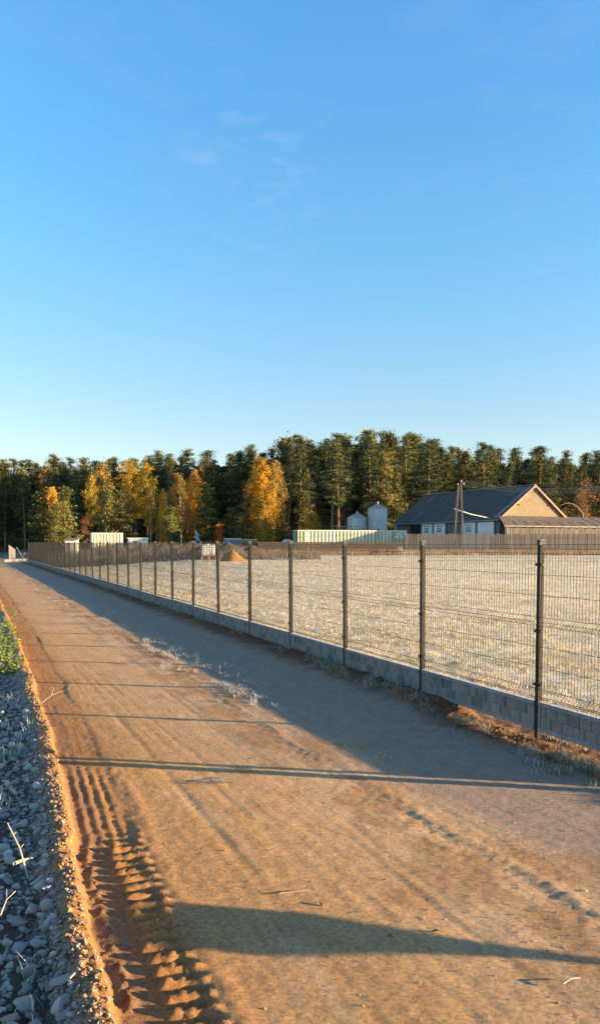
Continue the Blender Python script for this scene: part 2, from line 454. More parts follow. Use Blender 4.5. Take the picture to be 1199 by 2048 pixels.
for k in range(46):
    s0 = 2.6 + 7.6 * random.random() ** 1.0; pts.append((s0, 2.02 + random.gauss(0, .16) - .02 * (s0 - 5), .28, random.uniform(.3, 1.2)))
for k in range(26): pts.append((random.uniform(-1, 30), random.uniform(1.6, 2.7), .15, random.uniform(.1, .35)))
tuft_strip('frosted_straw', 'frosted dead grass lying in a broken line along the middle of the road', pts, 75, .10, .035, FRO, 1.25, .007)
pts = []
for k in range(90):
    s0 = random.uniform(-3.2, 5); w = 1.3 if s0 < -.4 else .5
    if -.5 < s0 < 1.2 and random.random() < .55: continue
    pts.append((s0, .2 + abs(random.gauss(0, .30 if s0 < 0 else .16)), .14, w * random.uniform(.5, 1.3)))
for k in range(110): pts.append((random.uniform(4, 45), .08 + abs(random.gauss(0, .12)), .2, random.uniform(.1, .5)))
tuft_strip('verge_grass', 'frosted grass tufts growing along the foot of the concrete plinths', pts, 90, .11, .05,
           [(.5, .52, .52), (.42, .42, .34), (.32, .30, .15), (.22, .25, .10), (.6, .61, .62), (.42, .33, .18)], 1.1, .006)

# ---------------------------------------------------------------- stones / clods
def rock_np(seed, sub=2, rough=.28):
    bm = bmesh.new(); bmesh.ops.create_icosphere(bm, subdivisions=sub, radius=1)
    V = np.array([v.co for v in bm.verts]); Fc = np.array([[v.index for v in f.verts] for f in bm.faces]); bm.free()
    r = np.random.default_rng(seed)
    for k in range(15):                                    # facet cuts
        n = r.normal(size=3); n /= np.linalg.norm(n); c = r.uniform(.36, .8)
        dd = V @ n; V = V - np.outer(np.clip(dd - c, 0, None), n) * .97
    V = V * (1 + rough * .25 * r.normal(size=(len(V), 1)) * .5)
    V = V * r.uniform(.65, 1.15, 3)
    return V, Fc
ROCKS = [rock_np(k) for k in range(10)]
CLODS = [rock_np(100 + k, 1, 1.3) for k in range(6)]
def scatter_rocks(lib, P, size, pal, frost=.5, pk=None, squash=.75):
    Vs, Fs, Cs = [], [], []; off = 0
    for p, r, c in zip(P, size, pick(pal, len(P), pk)):
        V, Fc = lib[random.randrange(len(lib))]
        M = Matrix.Rotation(random.uniform(0, 6.28), 3, 'Z') @ Matrix.Rotation(random.uniform(-.6, .6), 3, 'X')
        W = (V @ np.array(M).T) * r * np.array((1, 1, squash)); nz = W[:, 2] / (r * squash + 1e-6)
        cc = np.repeat(c[None], len(V), 0); k = np.clip((nz - .25) * 1.3 + RNG.normal(0, .25, len(V)), 0, 1)[:, None] * frost
        Cs.append(cc * (1 - k) + np.array((.72, .76, .82)) * k)
        Vs.append(W + p); Fs.append(Fc + off); off += len(V)
    return np.concatenate(Vs), [np.concatenate(Fs)], np.concatenate(Cs)
STONE = [(.36, .33, .32), (.44, .40, .37), (.28, .26, .27), (.50, .45, .41), (.40, .29, .25), (.46, .42, .34), (.33, .35, .37), (.42, .36, .34)]
# small gravel (uncountable)
n = 4800
s = -4.2 + 11.7 * RNG.random(n) ** 1.3; e = .12 + 1.1 * RNG.random(n) ** 1.4; u = berm_u(s) + e
x, y = su2xy(s, u); P = np.stack([x, y, terrain(s, u) + .005], 1)
V, Fc, C = scatter_rocks(ROCKS, P, RNG.uniform(.014, .034, n), STONE, .35)
tag(obj('gravel', np_mesh('gravel', V, Fc, C, False), M_vc), 'loose grey crushed stone heaped along the left verge of the road', 'gravel', kind='stuff')
# larger stones, each its own thing
RM = []
for k, (V, Fc) in enumerate(ROCKS):
    c = np.repeat(np.array(STONE[k % len(STONE)])[None], len(V), 0); t = np.clip((V[:, 2] - .35) * 1.2, 0, 1)[:, None] * .4
    me = np_mesh('stone', V, [Fc], c * (1 - t) + np.array((.72, .76, .82)) * t); me.materials.append(M_vc); RM.append(me)
placed = []; tries = 0
while len(placed) < 290 and tries < 9000:
    tries += 1
    s0 = -4.0 + 8.5 * random.random() ** 1.25; e0 = .15 + .65 * random.random() ** 1.3
    r = random.uniform(.030, .066) * (1.0 if s0 < 1 else 1.15)
    u0 = float(berm_u(s0)) + e0; x, y = su2xy(s0, u0)
    if any((x - a) ** 2 + (y - b) ** 2 < (.72 * (r + c)) ** 2 for a, b, c in placed): continue
    placed.append((x, y, r))
    o = obj('stone', random.choice(RM)); o.location = (x, y, gz(x, y) + r * .42)
    o.rotation_euler = (random.uniform(-.35, .35), random.uniform(-.35, .35), random.uniform(0, 6.28))
    o.scale = (r * random.uniform(.9, 1.15), r * random.uniform(.9, 1.15), r * random.uniform(.6, .85))
    tag(o, 'fist-sized grey stone with light frost lying in the gravel of the left verge', 'stone', 'stones on the left verge')
big = obj('stone', RM[3]); bx, by = su2xy(-1.45, 5.33); big.location = (bx, by, gz(bx, by) + .05); big.scale = (.13, .13, .075); big.rotation_euler = (.2, .1, .6)
tag(big, 'largest pale stone of the left verge, behind the upright dry stick', 'stone', 'stones on the left verge')
# soil clods on the berm and on the road edge
n = 2600
s = -4.2 + 11 * RNG.random(n) ** 1.3; e = np.abs(RNG.normal(.07, .06, n)) - .03; u = berm_u(s) + e
x, y = su2xy(s, u); P = np.stack([x, y, terrain(s, u) + .003], 1)
V, Fc, C = scatter_rocks(CLODS, P, RNG.uniform(.006, .015, n) * (1 + .9 * RNG.random(n) ** 3), [(.40, .20, .06), (.28, .15, .06), (.2, .12, .06), (.5, .26, .08)], .8)
tag(obj('soil_clods', np_mesh('soil_clods', V, Fc, C), M_vc), 'crumbly orange soil clods with frosted tips along the ridge at the road edge', 'soil', kind='stuff')
n = 3000
s = -4.2 + 16 * RNG.random(n) ** 1.5; u = RNG.uniform(.5, 4.2, n); u = np.where(RNG.random(n) < .35, RNG.normal(2.5, .35, n), u)
u = np.clip(u, .3, 4.25)
x, y = su2xy(s, u); P = np.stack([x, y, terrain(s, u) + .002], 1)
V, Fc, C = scatter_rocks(CLODS, P, RNG.uniform(.003, .008, n) * np.where(RNG.random(n) < .06, 1.8, 1), [(.40, .26, .14), (.28, .17, .09), (.5, .45, .4), (.33, .3, .27)], .35)
tag(obj('road_pebbles', np_mesh('road_pebbles', V, Fc, C), M_vc), 'small pebbles and crumbs of earth strewn over the dirt road', 'pebbles', kind='stuff')
# churned soil lumps under the plinth near the first posts
n = 500
s = RNG.uniform(-2.6, 8, n); s = np.where(RNG.random(n) < .5, RNG.normal(.2, .6, n), s); u = np.abs(RNG.normal(.25, .25, n)) + .04
x, y = su2xy(s, u); P = np.stack([x, y, terrain(s, u) + .004], 1)
V, Fc, C = scatter_rocks(CLODS, P, RNG.uniform(.008, .03, n), [(.30, .14, .055), (.24, .11, .045), (.36, .17, .07)], .15)
tag(obj('churned_soil', np_mesh('churned_soil', V, Fc, C), M_vc), 'lumps of reddish dug soil along the foot of the mesh fence', 'soil', kind='stuff')

# ---------------------------------------------------------------- sticks, leaves on the ground
M_stick = simple('dry_stick', (.36, .30, .23), (.5, .45, .38), 20, .85, frost=.25)
M_dleaf = simple('dead_leaf', (.20, .11, .05), (.34, .2, .09), 12, .85)
def stick_thing(label, pts, r0, twigs=()):
    t = MB().tube(pts, [r0 * (1 - .5 * i / max(1, len(pts) - 1)) for i in range(len(pts))], 6)
    for tw in twigs: t.tube(tw, r0 * .5, 5)
    return tag(obj('stick', t, M_stick), label, 'stick')
def gpt(s, u, dz=0):
    x, y = su2xy(s, u); return Vector((x, y, gz(x, y) + dz))
def vpx(px, py, z):
    d = ray(px, py); t = (z - EYE) / d.z; return Vector((d.x * t, d.y * t, z))
a = vpx(57, 1740, .08); tip = vpx(16, 1646, .08) + Vector((0, 0, 0)); 
aa = at(16, 1646, a.y + .02); tip = aa; m1 = a.lerp(tip, .45) + Vector((.006, 0, .004))
stick_thing('pale dry stick standing up out of the gravel at the left', [a - Vector((0, 0, .05)), m1, tip], .006, [[m1, m1 + Vector((.02, .01, .02))], [a.lerp(tip, .75), a.lerp(tip, .75) + Vector((.018, .01, .012))]])
b0 = vpx(26, 1728, .11); b1 = vpx(66, 1716, .11)
stick_thing('short pale wood chunk lying across the stones beside the dry stick', [b0, b0.lerp(b1, .5) + Vector((0, 0, .005)), b1], .012)
b0 = vpx(2, 1830, .12); b1 = vpx(14, 1778, .12)
stick_thing('curved frosted twig lying on the stones at the lower left', [b0, b0.lerp(b1, .5) + Vector((.015, 0, .01)), b1], .0045, [[b0.lerp(b1, .5) + Vector((.015, 0, .01)), b0.lerp(b1, .7) + Vector((.05, .02, .02))]])
b0 = gpt(3.0, 4.56, .06); b1 = b0 + Vector((.20, .10, .12))
stick_thing('thin dry twig sticking out of the soil ridge over the rut', [b0, b0.lerp(b1, .5) + Vector((0, 0, .02)), b1], .006, [[b0.lerp(b1, .5) + Vector((0, 0, .02)), b0.lerp(b1, .8) + Vector((-.05, .03, .06))]])
def place_px(px, py): 
    d = ray(px, py); t = (.035 - EYE) / d.z; return d.x * t, d.y * t
# frosted straw bundle lying on the road at centre
x0, y0 = place_px(425, 1565); t = MB()
for k in range(16):
    a = Vector((x0 + random.uniform(-.14, .04), y0 + random.uniform(-.05, .05), 0)); a.z = gz(a.x, a.y) + random.uniform(.004, .03)
    b = a + Vector((random.uniform(.07, .2), random.uniform(-.05, .03), random.uniform(-.0, .025)))
    t.tube([a, a.lerp(b, .5) + Vector((0, 0, random.uniform(0, .02))), b], [.004, .005, .002], 5)
tag(obj('straw_bundle', t, M_stick), 'small pale bundle of frosted straw lying in the middle of the sandy road', 'straw')
def dleaf(px, py, size, label, rz):
    x, y = place_px(px, py)
    prof = [(-1, 0), (-.5, .42), (0, .5), (.6, .3), (1, 0), (.6, -.28), (0, -.5), (-.5, -.4)]
    bm = bmesh.new(); c = bm.verts.new((0, 0, -.12)); vs = [bm.verts.new((p[0], p[1], .22 * abs(p[1]) * 2 + .12 * p[0])) for p in prof]
    for i in range(8): bm.faces.new((c, vs[i], vs[(i + 1) % 8]))
    me = bpy.data.meshes.new('dead_leaf'); bm.to_mesh(me); bm.free()
    o = obj('dead_leaf', me, M_dleaf); o.location = (x, y, gz(x, y) + size * .22); o.scale = (size,) * 3; o.rotation_euler = (random.uniform(-.3, .3), random.uniform(-.3, .3), rz)
    tag(o, label, 'leaf')
dleaf(640, 1808, 0.021, 'curled dead leaf at the upper edge of the wide shadow on the road', 2.0)
dleaf(870, 1862, 0.022, 'dark dead leaf lying on the road right of the wide shadow', -.5)
dleaf(590, 1782, 0.025, 'dead leaf lying on the sand left of and above the curled leaf', .2)
dleaf(832, 1645, 0.021, 'dead leaf beside the shallow wheel ridge on the right of the road', .4)
dleaf(550, 1580, 0.018, 'dead leaf on the road below the thick post shadow', .1)
dleaf(780, 1870, 0.017, 'small dead leaf within the right end of the wide shadow', 1.1)
stick_thing('thin dark twig lying near the right edge of the sandy road', [Vector((*place_px(1125, 1972), .045)), Vector((*place_px(1140, 1966), .055)), Vector((*place_px(1160, 1960), .045))], .005)
stick_thing('thin straight twig lying on the sand in the middle of the road', [Vector((*place_px(560, 1790), .045)), Vector((*place_px(620, 1785), .05))], .004)

# ---------------------------------------------------------------- leafy weeds at the left
M_weed = vcol('weed_leaves', .55, .15, .3)
def weed_mesh(seed, h, n_leaf, yellow):
    r = np.random.default_rng(seed); Vs, Fs, Cs = [], [], []; off = 0
    nst = 9
    stems = [(r.normal(0, .16), r.normal(0, .16), r.uniform(.6, 1) * h, r.normal(0, .12), r.normal(0, .12)) for _ in range(nst)]
    pal = np.array([(.16, .28, .05), (.24, .36, .07), (.34, .42, .08), (.11, .2, .05), (.48, .48, .1), (.5, .58, .5)])
    for k in range(n_leaf):
        st = stems[r.integers(nst)]; t = r.uniform(.1, 1)
        p = np.array((st[0] + st[3] * t, st[1] + st[4] * t, st[2] * t))
        L = r.uniform(.05, .11) * (1.15 - .5 * t); az = r.uniform(0, 2 * PI); el = r.uniform(-.2, .9)
        d = np.array((math.cos(az) * math.cos(el), math.sin(az) * math.cos(el), math.sin(el))); sd = np.array((-math.sin(az), math.cos(az), r.uniform(-.3, .3))) * L * .36
        q = p + d * L * .25
        dr = np.array((0, 0, -L * .18))
        Vs += [q, q + d * L * .45 + sd, q + d * L + dr, q + d * L * .45 - sd]; Fs.append([off, off + 1, off + 2, off + 3]); off += 4
        ks = [.2, .25, .2, .12, .13 * yellow, .1]; ks = np.array(ks) / sum(ks)
        c = pal[r.choice(6, p=ks)] * r.uniform(.8, 1.2); Cs += [c * .9, c, c * 1.1, c]
    return np_mesh('leaves', np.array(Vs), [np.array(Fs)], np.array(Cs)), stems
M_stem = simple('weed_stem', (.2, .25, .08), (.35, .36, .14), 8)
for (s0, e0, h, yl, lab) in ((6.1, .30, .46, 1.6, 'nearest leafy green weed with yellow tips at the left edge of the picture'), (7.4, .26, .40, 1, 'low leafy green weed second from the front on the left verge'),
                       (8.7, .22, .50, 2, 'bushy green and yellow weed in the middle of the row of weeds'), (10.3, .24, .50, 1.4, 'leafy weed leaning over the road edge behind the bushy one'),
                       (12.4, .26, .50, 1, 'farthest leafy green weed in view on the left verge'), (9.4, .62, .5, 1.2, 'leafy green weed half cut by the left edge of the picture'), (7.0, .62, .45, 1.2, 'leafy weed behind the front one at the left picture edge')):
    u0 = float(berm_u(s0)) + e0; x, y = su2xy(s0, u0)
    t = empty('leafy_weed', (x, y, gz(x, y) - .01), random.uniform(0, 6))
    me, stems = weed_mesh(int(s0 * 10), h, 230, yl); obj('leaves', me, M_weed, t)
    for q in stems: obj('stem', MB().tube([(q[0], q[1], 0), (q[0] + q[3], q[1] + q[4], q[2])], [.006, .003], 4), M_stem, t)
    tag(t, lab, 'weed', 'leafy weeds on the left verge')
pts = [(random.uniform(1, 14), float(berm_u(5)) + random.uniform(.3, 1.0), .15, random.uniform(.4, 1)) for _ in range(60)]
pts += [(random.uniform(-3.5, 2), float(berm_u(-1)) + random.uniform(.28, .8), .1, random.uniform(.05, .15)) for _ in range(20)]
tuft_strip('frosted_weeds', 'frost-covered bluish grass and dead stalks among the stones at the left', pts, 70, .16, .05, [(.6, .65, .68), (.35, .4, .3), (.7, .72, .75), (.22, .28, .16)], .8, .008)

# ---------------------------------------------------------------- mesh panel fence
M_post = simple('post_paint', (.014, .017, .016), (.024, .027, .023), 30, .6, .0, .2)
M_wire = simple('wire_coating', (.016, .019, .022), (.024, .028, .032), 3, .6, 0, .15)
M_cap = simple('post_cap', (.05, .05, .05), (.07, .07, .07), 10, .6, frost=1.0)
M_clamp = simple('clamp_plastic', (.012, .012, .012), (.02, .02, .02), 10, .45)
def plinth_mat():
    m, nt, b = nt_new('cast_concrete'); setup(b, .9, 0, .2)
    f = noise_fac(nt, 5, 5); f2 = noise_fac(nt, 45, 4)
    oi = N(nt, 'ShaderNodeAttribute', attribute_name='Col').outputs['Color']
    c = ramp(nt, f, [(.3, (.20, .205, .21)), (.5, (.265, .265, .265)), (.72, (.33, .33, .33))])
    c = mix(nt, c, oi, 1, 'MULTIPLY')
    c = mix(nt, c, ramp(nt, f2, [(.3, (.75, .75, .75)), (.7, (1.2, 1.2, 1.2))]), .7, 'MULTIPLY')
    k = math_n(nt, 'MULTIPLY', up_fac(nt, .85, .95), math_n(nt, 'MULTIPLY', noise_fac(nt, 30, 3), 1.7, True), True)
    c = mix(nt, c, (.86, .87, .9), k)
    nt.links.new(c, b.inputs['Base Color']); add_bump(nt, b, noise_fac(nt, 26, 5, rough=.65), .8, .02); return m
M_plinth = plinth_mat()

def plinth_mesh(seed):
    r = np.random.default_rng(seed); bm = bmesh.new(); L, Hh, T = 2.43, .30, .05
    cols = {}
    def bx(c, d, bev, shade):
        q = bmesh.ops.create_cube(bm, size=1); vs = q['verts']
        bmesh.ops.transform(bm, matrix=Matrix.Translation(c) @ Matrix.Diagonal((*d, 1)), verts=vs)
        es = list({e for v in vs for e in v.link_edges}); out = bmesh.ops.bevel(bm, geom=es, offset=bev, segments=2 if bev > .006 else 1, affect='EDGES')
        for v in out['verts']: cols[v] = shade
    # x along fence (0..L), y: thickness, -y = road side after placement, z up
    bx((L / 2, 0.004, Hh / 2), (L, .030, Hh), .003, (.7, .7, .7))
    fw = .042
    bx((L / 2, -.019, fw / 2), (L, .026, fw), .006, (.95, .95, .97)); bx((L / 2, -.015, Hh - fw / 2 + .001), (L + .002, .046, fw), .006, (1, 1, 1))
    for xx in (fw / 2, L - fw / 2): bx((xx, -.0185, Hh / 2), (fw, .025, Hh - 2 * fw + .004), .005, (.97, .97, .98))
    ih = (Hh - 2 * fw) / 2; n = 12; w = (L - 2 * fw) / n
    for row in range(2):
        xs = [fw + i * w + (w / 2 if row else 0) for i in range(n + (0 if not row else 0))]
        edges = [fw] + ([fw + w / 2] if row else []) + [fw + (i + (.5 if row else 0)) * w for i in range(1, n)] + [L - fw]
        edges = sorted(set(round(q, 4) for q in edges))
        for a, b in zip(edges, edges[1:]):
            if b - a < .02: continue
            dp = r.uniform(.008, .016); sh = r.uniform(.72, .98) if r.random() < .85 else r.uniform(.55, .7)
            tint = (sh, sh * r.uniform(.97, 1.0), sh * r.uniform(.88, 1.0))
            bx(((a + b) / 2, -.011 - dp / 2, fw + ih * (row + .5)), (b - a - .004, dp, ih - .004), min(.010, dp * .6), tint)
    me = bpy.data.meshes.new('plinth_panel'); bm.verts.index_update()
    arr = np.ones((len(bm.verts), 4), np.float32)
    for v in bm.verts: arr[v.index, :3] = cols.get(v, (.8, .8, .8))
    bmesh.ops.recalc_face_normals(bm, faces=bm.faces); bm.to_mesh(me); bm.free()
    a = me.attributes.new('Col', 'FLOAT_COLOR', 'POINT'); a.data.foreach_set('color', arr.ravel())
    me.materials.append(M_plinth); return me
PLINTHS = [plinth_mesh(k) for k in range(6)]

ZW = [.40, .43, .49, .71, .92, 1.13, 1.176, 1.22, 1.44, 1.647, 1.86, 1.905, 1.95]
FOLD = {.43, 1.176, 1.905}
def panel_mesh():
    L = 2.46; nw = 46; Vs, Fs = [], []; off = 0
    def wire(path, r):
        nonlocal off
        path = [Vector(p) for p in path]; rings = []
        for i, p in enumerate(path):
            d = (path[min(i + 1, len(path) - 1)] - path[max(0, i - 1)]).normalized()
            up = Vector((0, 1, 0)); x = d.cross(up).normalized(); y = x.cross(d)
            for k in range(4): a = PI / 4 + k * PI / 2; Vs.append(p + r * (x * math.cos(a) + y * math.sin(a)))
        for i in range(len(path) - 1):
            for k in range(4): Fs.append((off + i * 4 + k, off + i * 4 + (k + 1) % 4, off + i * 4 + 4 + (k + 1) % 4, off + i * 4 + 4 + k))
        off += 4 * len(path)
    for i in range(nw):
        x = .03 + i * (L - .06) / (nw - 1)
        p = [(x, 0, .375)]
        for z in ZW: p.append((x, -.045 if z in FOLD else 0, z))
        wire(p, .0026)
    for z in ZW:
        y = -.045 if z in FOLD else 0
        wire([(.01, y - .004, z), (L / 2, y - .004, z), (L - .01, y - .004, z)], .0029)
    me = np_mesh('mesh_panel', np.array(Vs), [np.array(Fs)]); me.materials.append(M_wire); return me
PANEL = panel_mesh()
# post: rectangular tube 40 x 60, bevelled; local x along fence, -y road side
POST = MB().box((0, 0, .96), (.045, .062, 2.02), bev=.006).mesh('post'); POST.materials.append(M_post)
CAP = MB().box((0, 0, 1.988), (.055, .072, .022), bev=.006).box((0, 0, 1.962), (.049, .066, .03)).mesh('cap'); CAP.materials.append(M_cap)
def clamp_mesh(z):
    t = MB().box((0, -.012, z), (.075, .062, .03), bev=.005).box((.045, -.03, z), (.03, .02, .026), bev=.004).tube([(.03, -.05, z), (.03, -.036, z)], .006, 6)
    me = t.mesh('clamp'); me.materials.append(M_clamp); return me
CLAMPS = [clamp_mesh(z) for z in (.54, 1.08, 1.75)]
fence = empty('mesh_fence', (*su2xy(0, 0), 0), TH + PI / 2)
# local +x of the empty = along the fence away; local -y = right?  rotate so that local +y is road (left) side
fence.rotation_euler = (0, 0, PI / 2 + TH)
tag(fence, 'long dark green wire mesh fence on concrete plinths beside the dirt road', 'fence')
NP = 34
for k in range(-1, NP):
    sx = SP * k if k >= 0 else -2.02
    bay = SP if k >= 0 else 2.02
    zf = .05 * float(sst(0, 40, sx)) + (random.uniform(-.012, .012) if k > 0 else 0)
    p = obj('post', POST, None, fence, (sx, 0, zf)); p.rotation_euler = (random.gauss(0, .006), random.gauss(0, .007), PI)
    obj('cap', CAP, None, p)
    for c in CLAMPS: obj('clamp', c, None, p)
    if k < NP - 1:
        w = obj('mesh_panel', PANEL, None, fence, (sx + bay - .02, .0, zf)); w.rotation_euler = (random.gauss(0, .006), random.gauss(0, .0015), PI); w.scale = ((bay - .04) / 2.46, 1, 1)
        q = obj('plinth_panel', random.choice(PLINTHS), None, fence, (sx + bay - .03, 0.0, zf + .068)); q.rotation_euler = (0, 0, PI); q.scale = ((bay - .06) / 2.43, 1, 1)
# the gate post that closes the fence, standing free a step further on
gp = empty('gate_post', (*su2xy(-2.20, 0), 0), PI / 2 + TH)
obj('shaft', MB().box((0, 0, 1.0), (.09, .09, 2.1), bev=.008), M_post, gp); obj('cap', MB().box((0, 0, 2.062), (.1, .1, .02), bev=.006), M_cap, gp)
obj('hinge', MB().tube([(.06, .02, .5), (.06, .02, .62)], .012, 8), M_clamp, gp); obj('hinge', MB().tube([(.06, .02, 1.6), (.06, .02, 1.72)], .012, 8), M_clamp, gp)
tag(gp, 'square dark gate post just past the near end of the mesh fence', 'post')
# unseen board on a stake, shaped to cast the wide shadow on the road
bd = empty('shadow_board', (*su2xy(-5.40, .05), 0), 0)
M_plank = simple('weathered_plank', (.25, .21, .17), (.38, .33, .27), 4, .9, stretch=(1, 1, .12))
obj('stake', MB().bar((0, 0, 0), (0, .0, .60), .03, .03), M_plank, bd)
obj('board', MB().poly([(0, -.23, .66), (0, -.08, .57), (0, .03, .44), (0, .14, .55), (0, .25, .63), (0, .24, .74), (0, -.05, .77), (0, -.22, .74)], (.022, 0, 0)), M_plank, bd)
tag(bd, 'unseen board on a stake added to cast the wide road shadow', 'board')

# ---------------------------------------------------------------- trees
def cards(P, L, W, rng, flat=.0, droop=None):
    n = len(P)
    a = rng.normal(size=(n, 3)); 
    if droop is not None: a = a * np.array((.5, .5, .5)) + np.array(droop)
    a /= np.linalg.norm(a, axis=1)[:, None]
    b = rng.normal(size=(n, 3)); b -= (b * a).sum(1)[:, None] * a; b /= np.linalg.norm(b, axis=1)[:, None]
    L = L[:, None] / 2; W = W[:, None] / 2
    V = np.stack([P - a * L, P + b * W, P + a * L, P - b * W], 1).reshape(-1, 3)
    return V, np.arange(4 * n).reshape(n, 4)
def tube_np(pts, rad, n=5):
    pts = np.array(pts); V, Fs = [], []
    for i, p in enumerate(pts):
        d = pts[min(i + 1, len(pts) - 1)] - pts[max(i - 1, 0)]; d = d / (np.linalg.norm(d) + 1e-9)
        up = np.array((0, 0, 1.)) if abs(d[2]) < .9 else np.array((1., 0, 0)); x = np.cross(d, up); x /= np.linalg.norm(x); y = np.cross(x, d)
        for k in range(n): V.append(p + rad[i] * (x * math.cos(2 * PI * k / n) + y * math.sin(2 * PI * k / n)))
    for i in range(len(pts) - 1):
        for k in range(n): Fs.append((i * n + k, i * n + (k + 1) % n, i * n + n + (k + 1) % n, i * n + n + k))
    return np.array(V), np.array(Fs)
class Acc:
    def __init__(s): s.V, s.F, s.C, s.o = [], [], [], 0
    def add(s, V, F, c):
        s.V.append(V); s.F.append(F + s.o); s.o += len(V)
        s.C.append(np.broadcast_to(c, (len(V), 3)))
    def mesh(s, name, m):
        me = np_mesh(name, np.concatenate(s.V), [np.concatenate(s.F)], np.concatenate(s.C)); me.materials.append(m); return me

def make_pine(seed, h=20., cs=.5, rmax=2.6, nb=60, kind='tall', green=((.070, .095, .036), (.13, .135, .05), (.04, .062, .032))):
    r = np.random.default_rng(seed); tr, cr = Acc(), Acc()
    lean = r.normal(0, .012, 2); ph = r.uniform(0, 6)
    def axis(t): return np.array((lean[0] * t * h + .12 * math.sin(ph + 4 * t), lean[1] * t * h + .12 * math.cos(ph + 3 * t), t * h))
    ts = np.linspace(0, .98, 9); r0 = .16 + .006 * h
    V, Fc = tube_np([axis(t) for t in ts], [max(.03, r0 * (1 - .85 * t)) for t in ts], 7)
    zz = V[:, 2:3] / h; tr.add(V, Fc, np.array((.16, .11, .08)) * (1 - zz) + np.array((.40, .22, .11)) * zz)
    gr = np.array(green)
    for k in range(nb):
        q = (k + r.random()) / nb; t = cs + (1 - cs) * q
        if kind == 'tall': R_ = rmax * ((1 - q) ** 1.05 * .98 * min(1, .4 + 2.4 * q) + .07) * r.uniform(.5, 1.25)
        else: R_ = rmax * ((1 - q) ** .8 * .95 + .06) * r.uniform(.6, 1.1)
        if r.random() < .15 and q < .75: R_ *= 1.45
        az = k * 2.4 + r.normal(0, .5); rise = r.uniform(.05, .45) if kind == 'tall' else r.uniform(.0, .4)
        if q > .85: rise += .7
        o = axis(t); d = np.array((math.cos(az), math.sin(az), rise)); e = o + d * R_
        V, Fc = tube_np([o, o + d * R_ * .5 + np.array((0, 0, -.03 * R_)), e], [.05, .035, .015], 3)
        tr.add(V, Fc, (.17, .115, .075))
        ntf = max(2, int(R_ * 2.2))
        for j in range(ntf):
            if r.random() < .12: continue
            f = .35 + .65 * (j + r.random() * .6) / ntf
            c = o + d * R_ * f + np.array((r.normal(0, .22), r.normal(0, .22), r.normal(0.1, .12)))
            m = int(r.integers(28, 42)); sp = r.uniform(.22, .42)
            P = c + r.normal(size=(m, 3)) * np.array((sp, sp, sp * .55))
            V, Fc = cards(P, r.uniform(.22, .46, m), r.uniform(.07, .15, m), r)
            hl = gr[r.integers(len(gr))] * r.uniform(.75, 1.35)
            cr.add(V, Fc, np.repeat(hl * np.clip(1 + .5 * ((P[:, 2:3] - c[2]) / sp), .55, 1.6), 4, 0))  # each tuft coloured lighter on top, darker below, as if lit from above
        if kind == 'tall' and r.random() < .12:      # dead stub below
            t2 = r.uniform(.2, cs); o = axis(t2); a2 = r.uniform(0, 6.28)
            V, Fc = tube_np([o, o + np.array((math.cos(a2), math.sin(a2), .05)) * r.uniform(.6, 1.4)], [.03, .01], 3); tr.add(V, Fc, (.2, .15, .11))
    c = axis(.965); P = c + r.normal(size=(60, 3)) * np.array((.15, .15, .34))
    V, Fc = cards(P, r.uniform(.3, .5, 60), r.uniform(.1, .2, 60), r); cr.add(V, Fc, gr[0])
    return tr.mesh('trunk', M_bark), cr.mesh('crown', M_pine)

GOLD = ((.58, .35, .042), (.64, .39, .05), (.50, .28, .038), (.48, .35, .06))
def make_birch(seed, h=18., cs=.12, rmax=3., nb=46, pal=GOLD, dens=1., weep=1., white=True):
    r = np.random.default_rng(seed); tr, cr = Acc(), Acc(); ph = r.uniform(0, 6)
    def axis(t): return np.array((.3 * math.sin(ph + 3 * t) * t, .3 * math.cos(ph + 2.5 * t) * t, t * h))
    ts = np.linspace(0, .97, 9)
    V, Fc = tube_np([axis(t) for t in ts], [max(.02, .19 * (1 - .9 * t)) for t in ts], 7)
    tr.add(V, Fc, (.5, .45, .38) if white else (.16, .12, .09))
    pal = np.array(pal)
    for k in range(nb):
        q = (k + r.random()) / nb; t = cs + (1 - cs) * q * .95
        R_ = rmax * (math.sin(PI * (.22 + .76 * q)) ** .75) * r.uniform(.5, 1.1)
        az = k * 2.4 + r.normal(0, .6); o = axis(t); d = np.array((math.cos(az), math.sin(az), r.uniform(.5, 1.1)))
        e = o + d * R_ * .75
        V, Fc = tube_np([o, o + d * R_ * .4, e], [.05, .03, .012], 3); tr.add(V, Fc, (.26, .2, .15))
        tint = pal[r.integers(len(pal))] * r.uniform(.75, 1.25)
        for j in range(int(3 + R_ * 2.6)):
            f = r.uniform(.3, 1); c = o + d * R_ * .75 * f + r.normal(0, .25, 3)
            L = r.uniform(.7, 2.2) * weep; m = int((10 + 13 * L) * dens)
            w = r.random((m, 1))
            P = c + np.concatenate([r.normal(0, .2, (m, 2)) * (.6 + w), -w * L], 1) + (np.array((math.cos(az), math.sin(az), 0)) * .25 * w)
            P[:, 2] = np.maximum(P[:, 2], .3)
            V, Fc = cards(P, r.uniform(.14, .30, m), r.uniform(.10, .2, m), r)
            cr.add(V, Fc, np.repeat(tint * r.uniform(.7, 1.3, (m, 1)), 4, 0))
    return tr.mesh('trunk', M_bark), cr.mesh('crown', M_leaf)

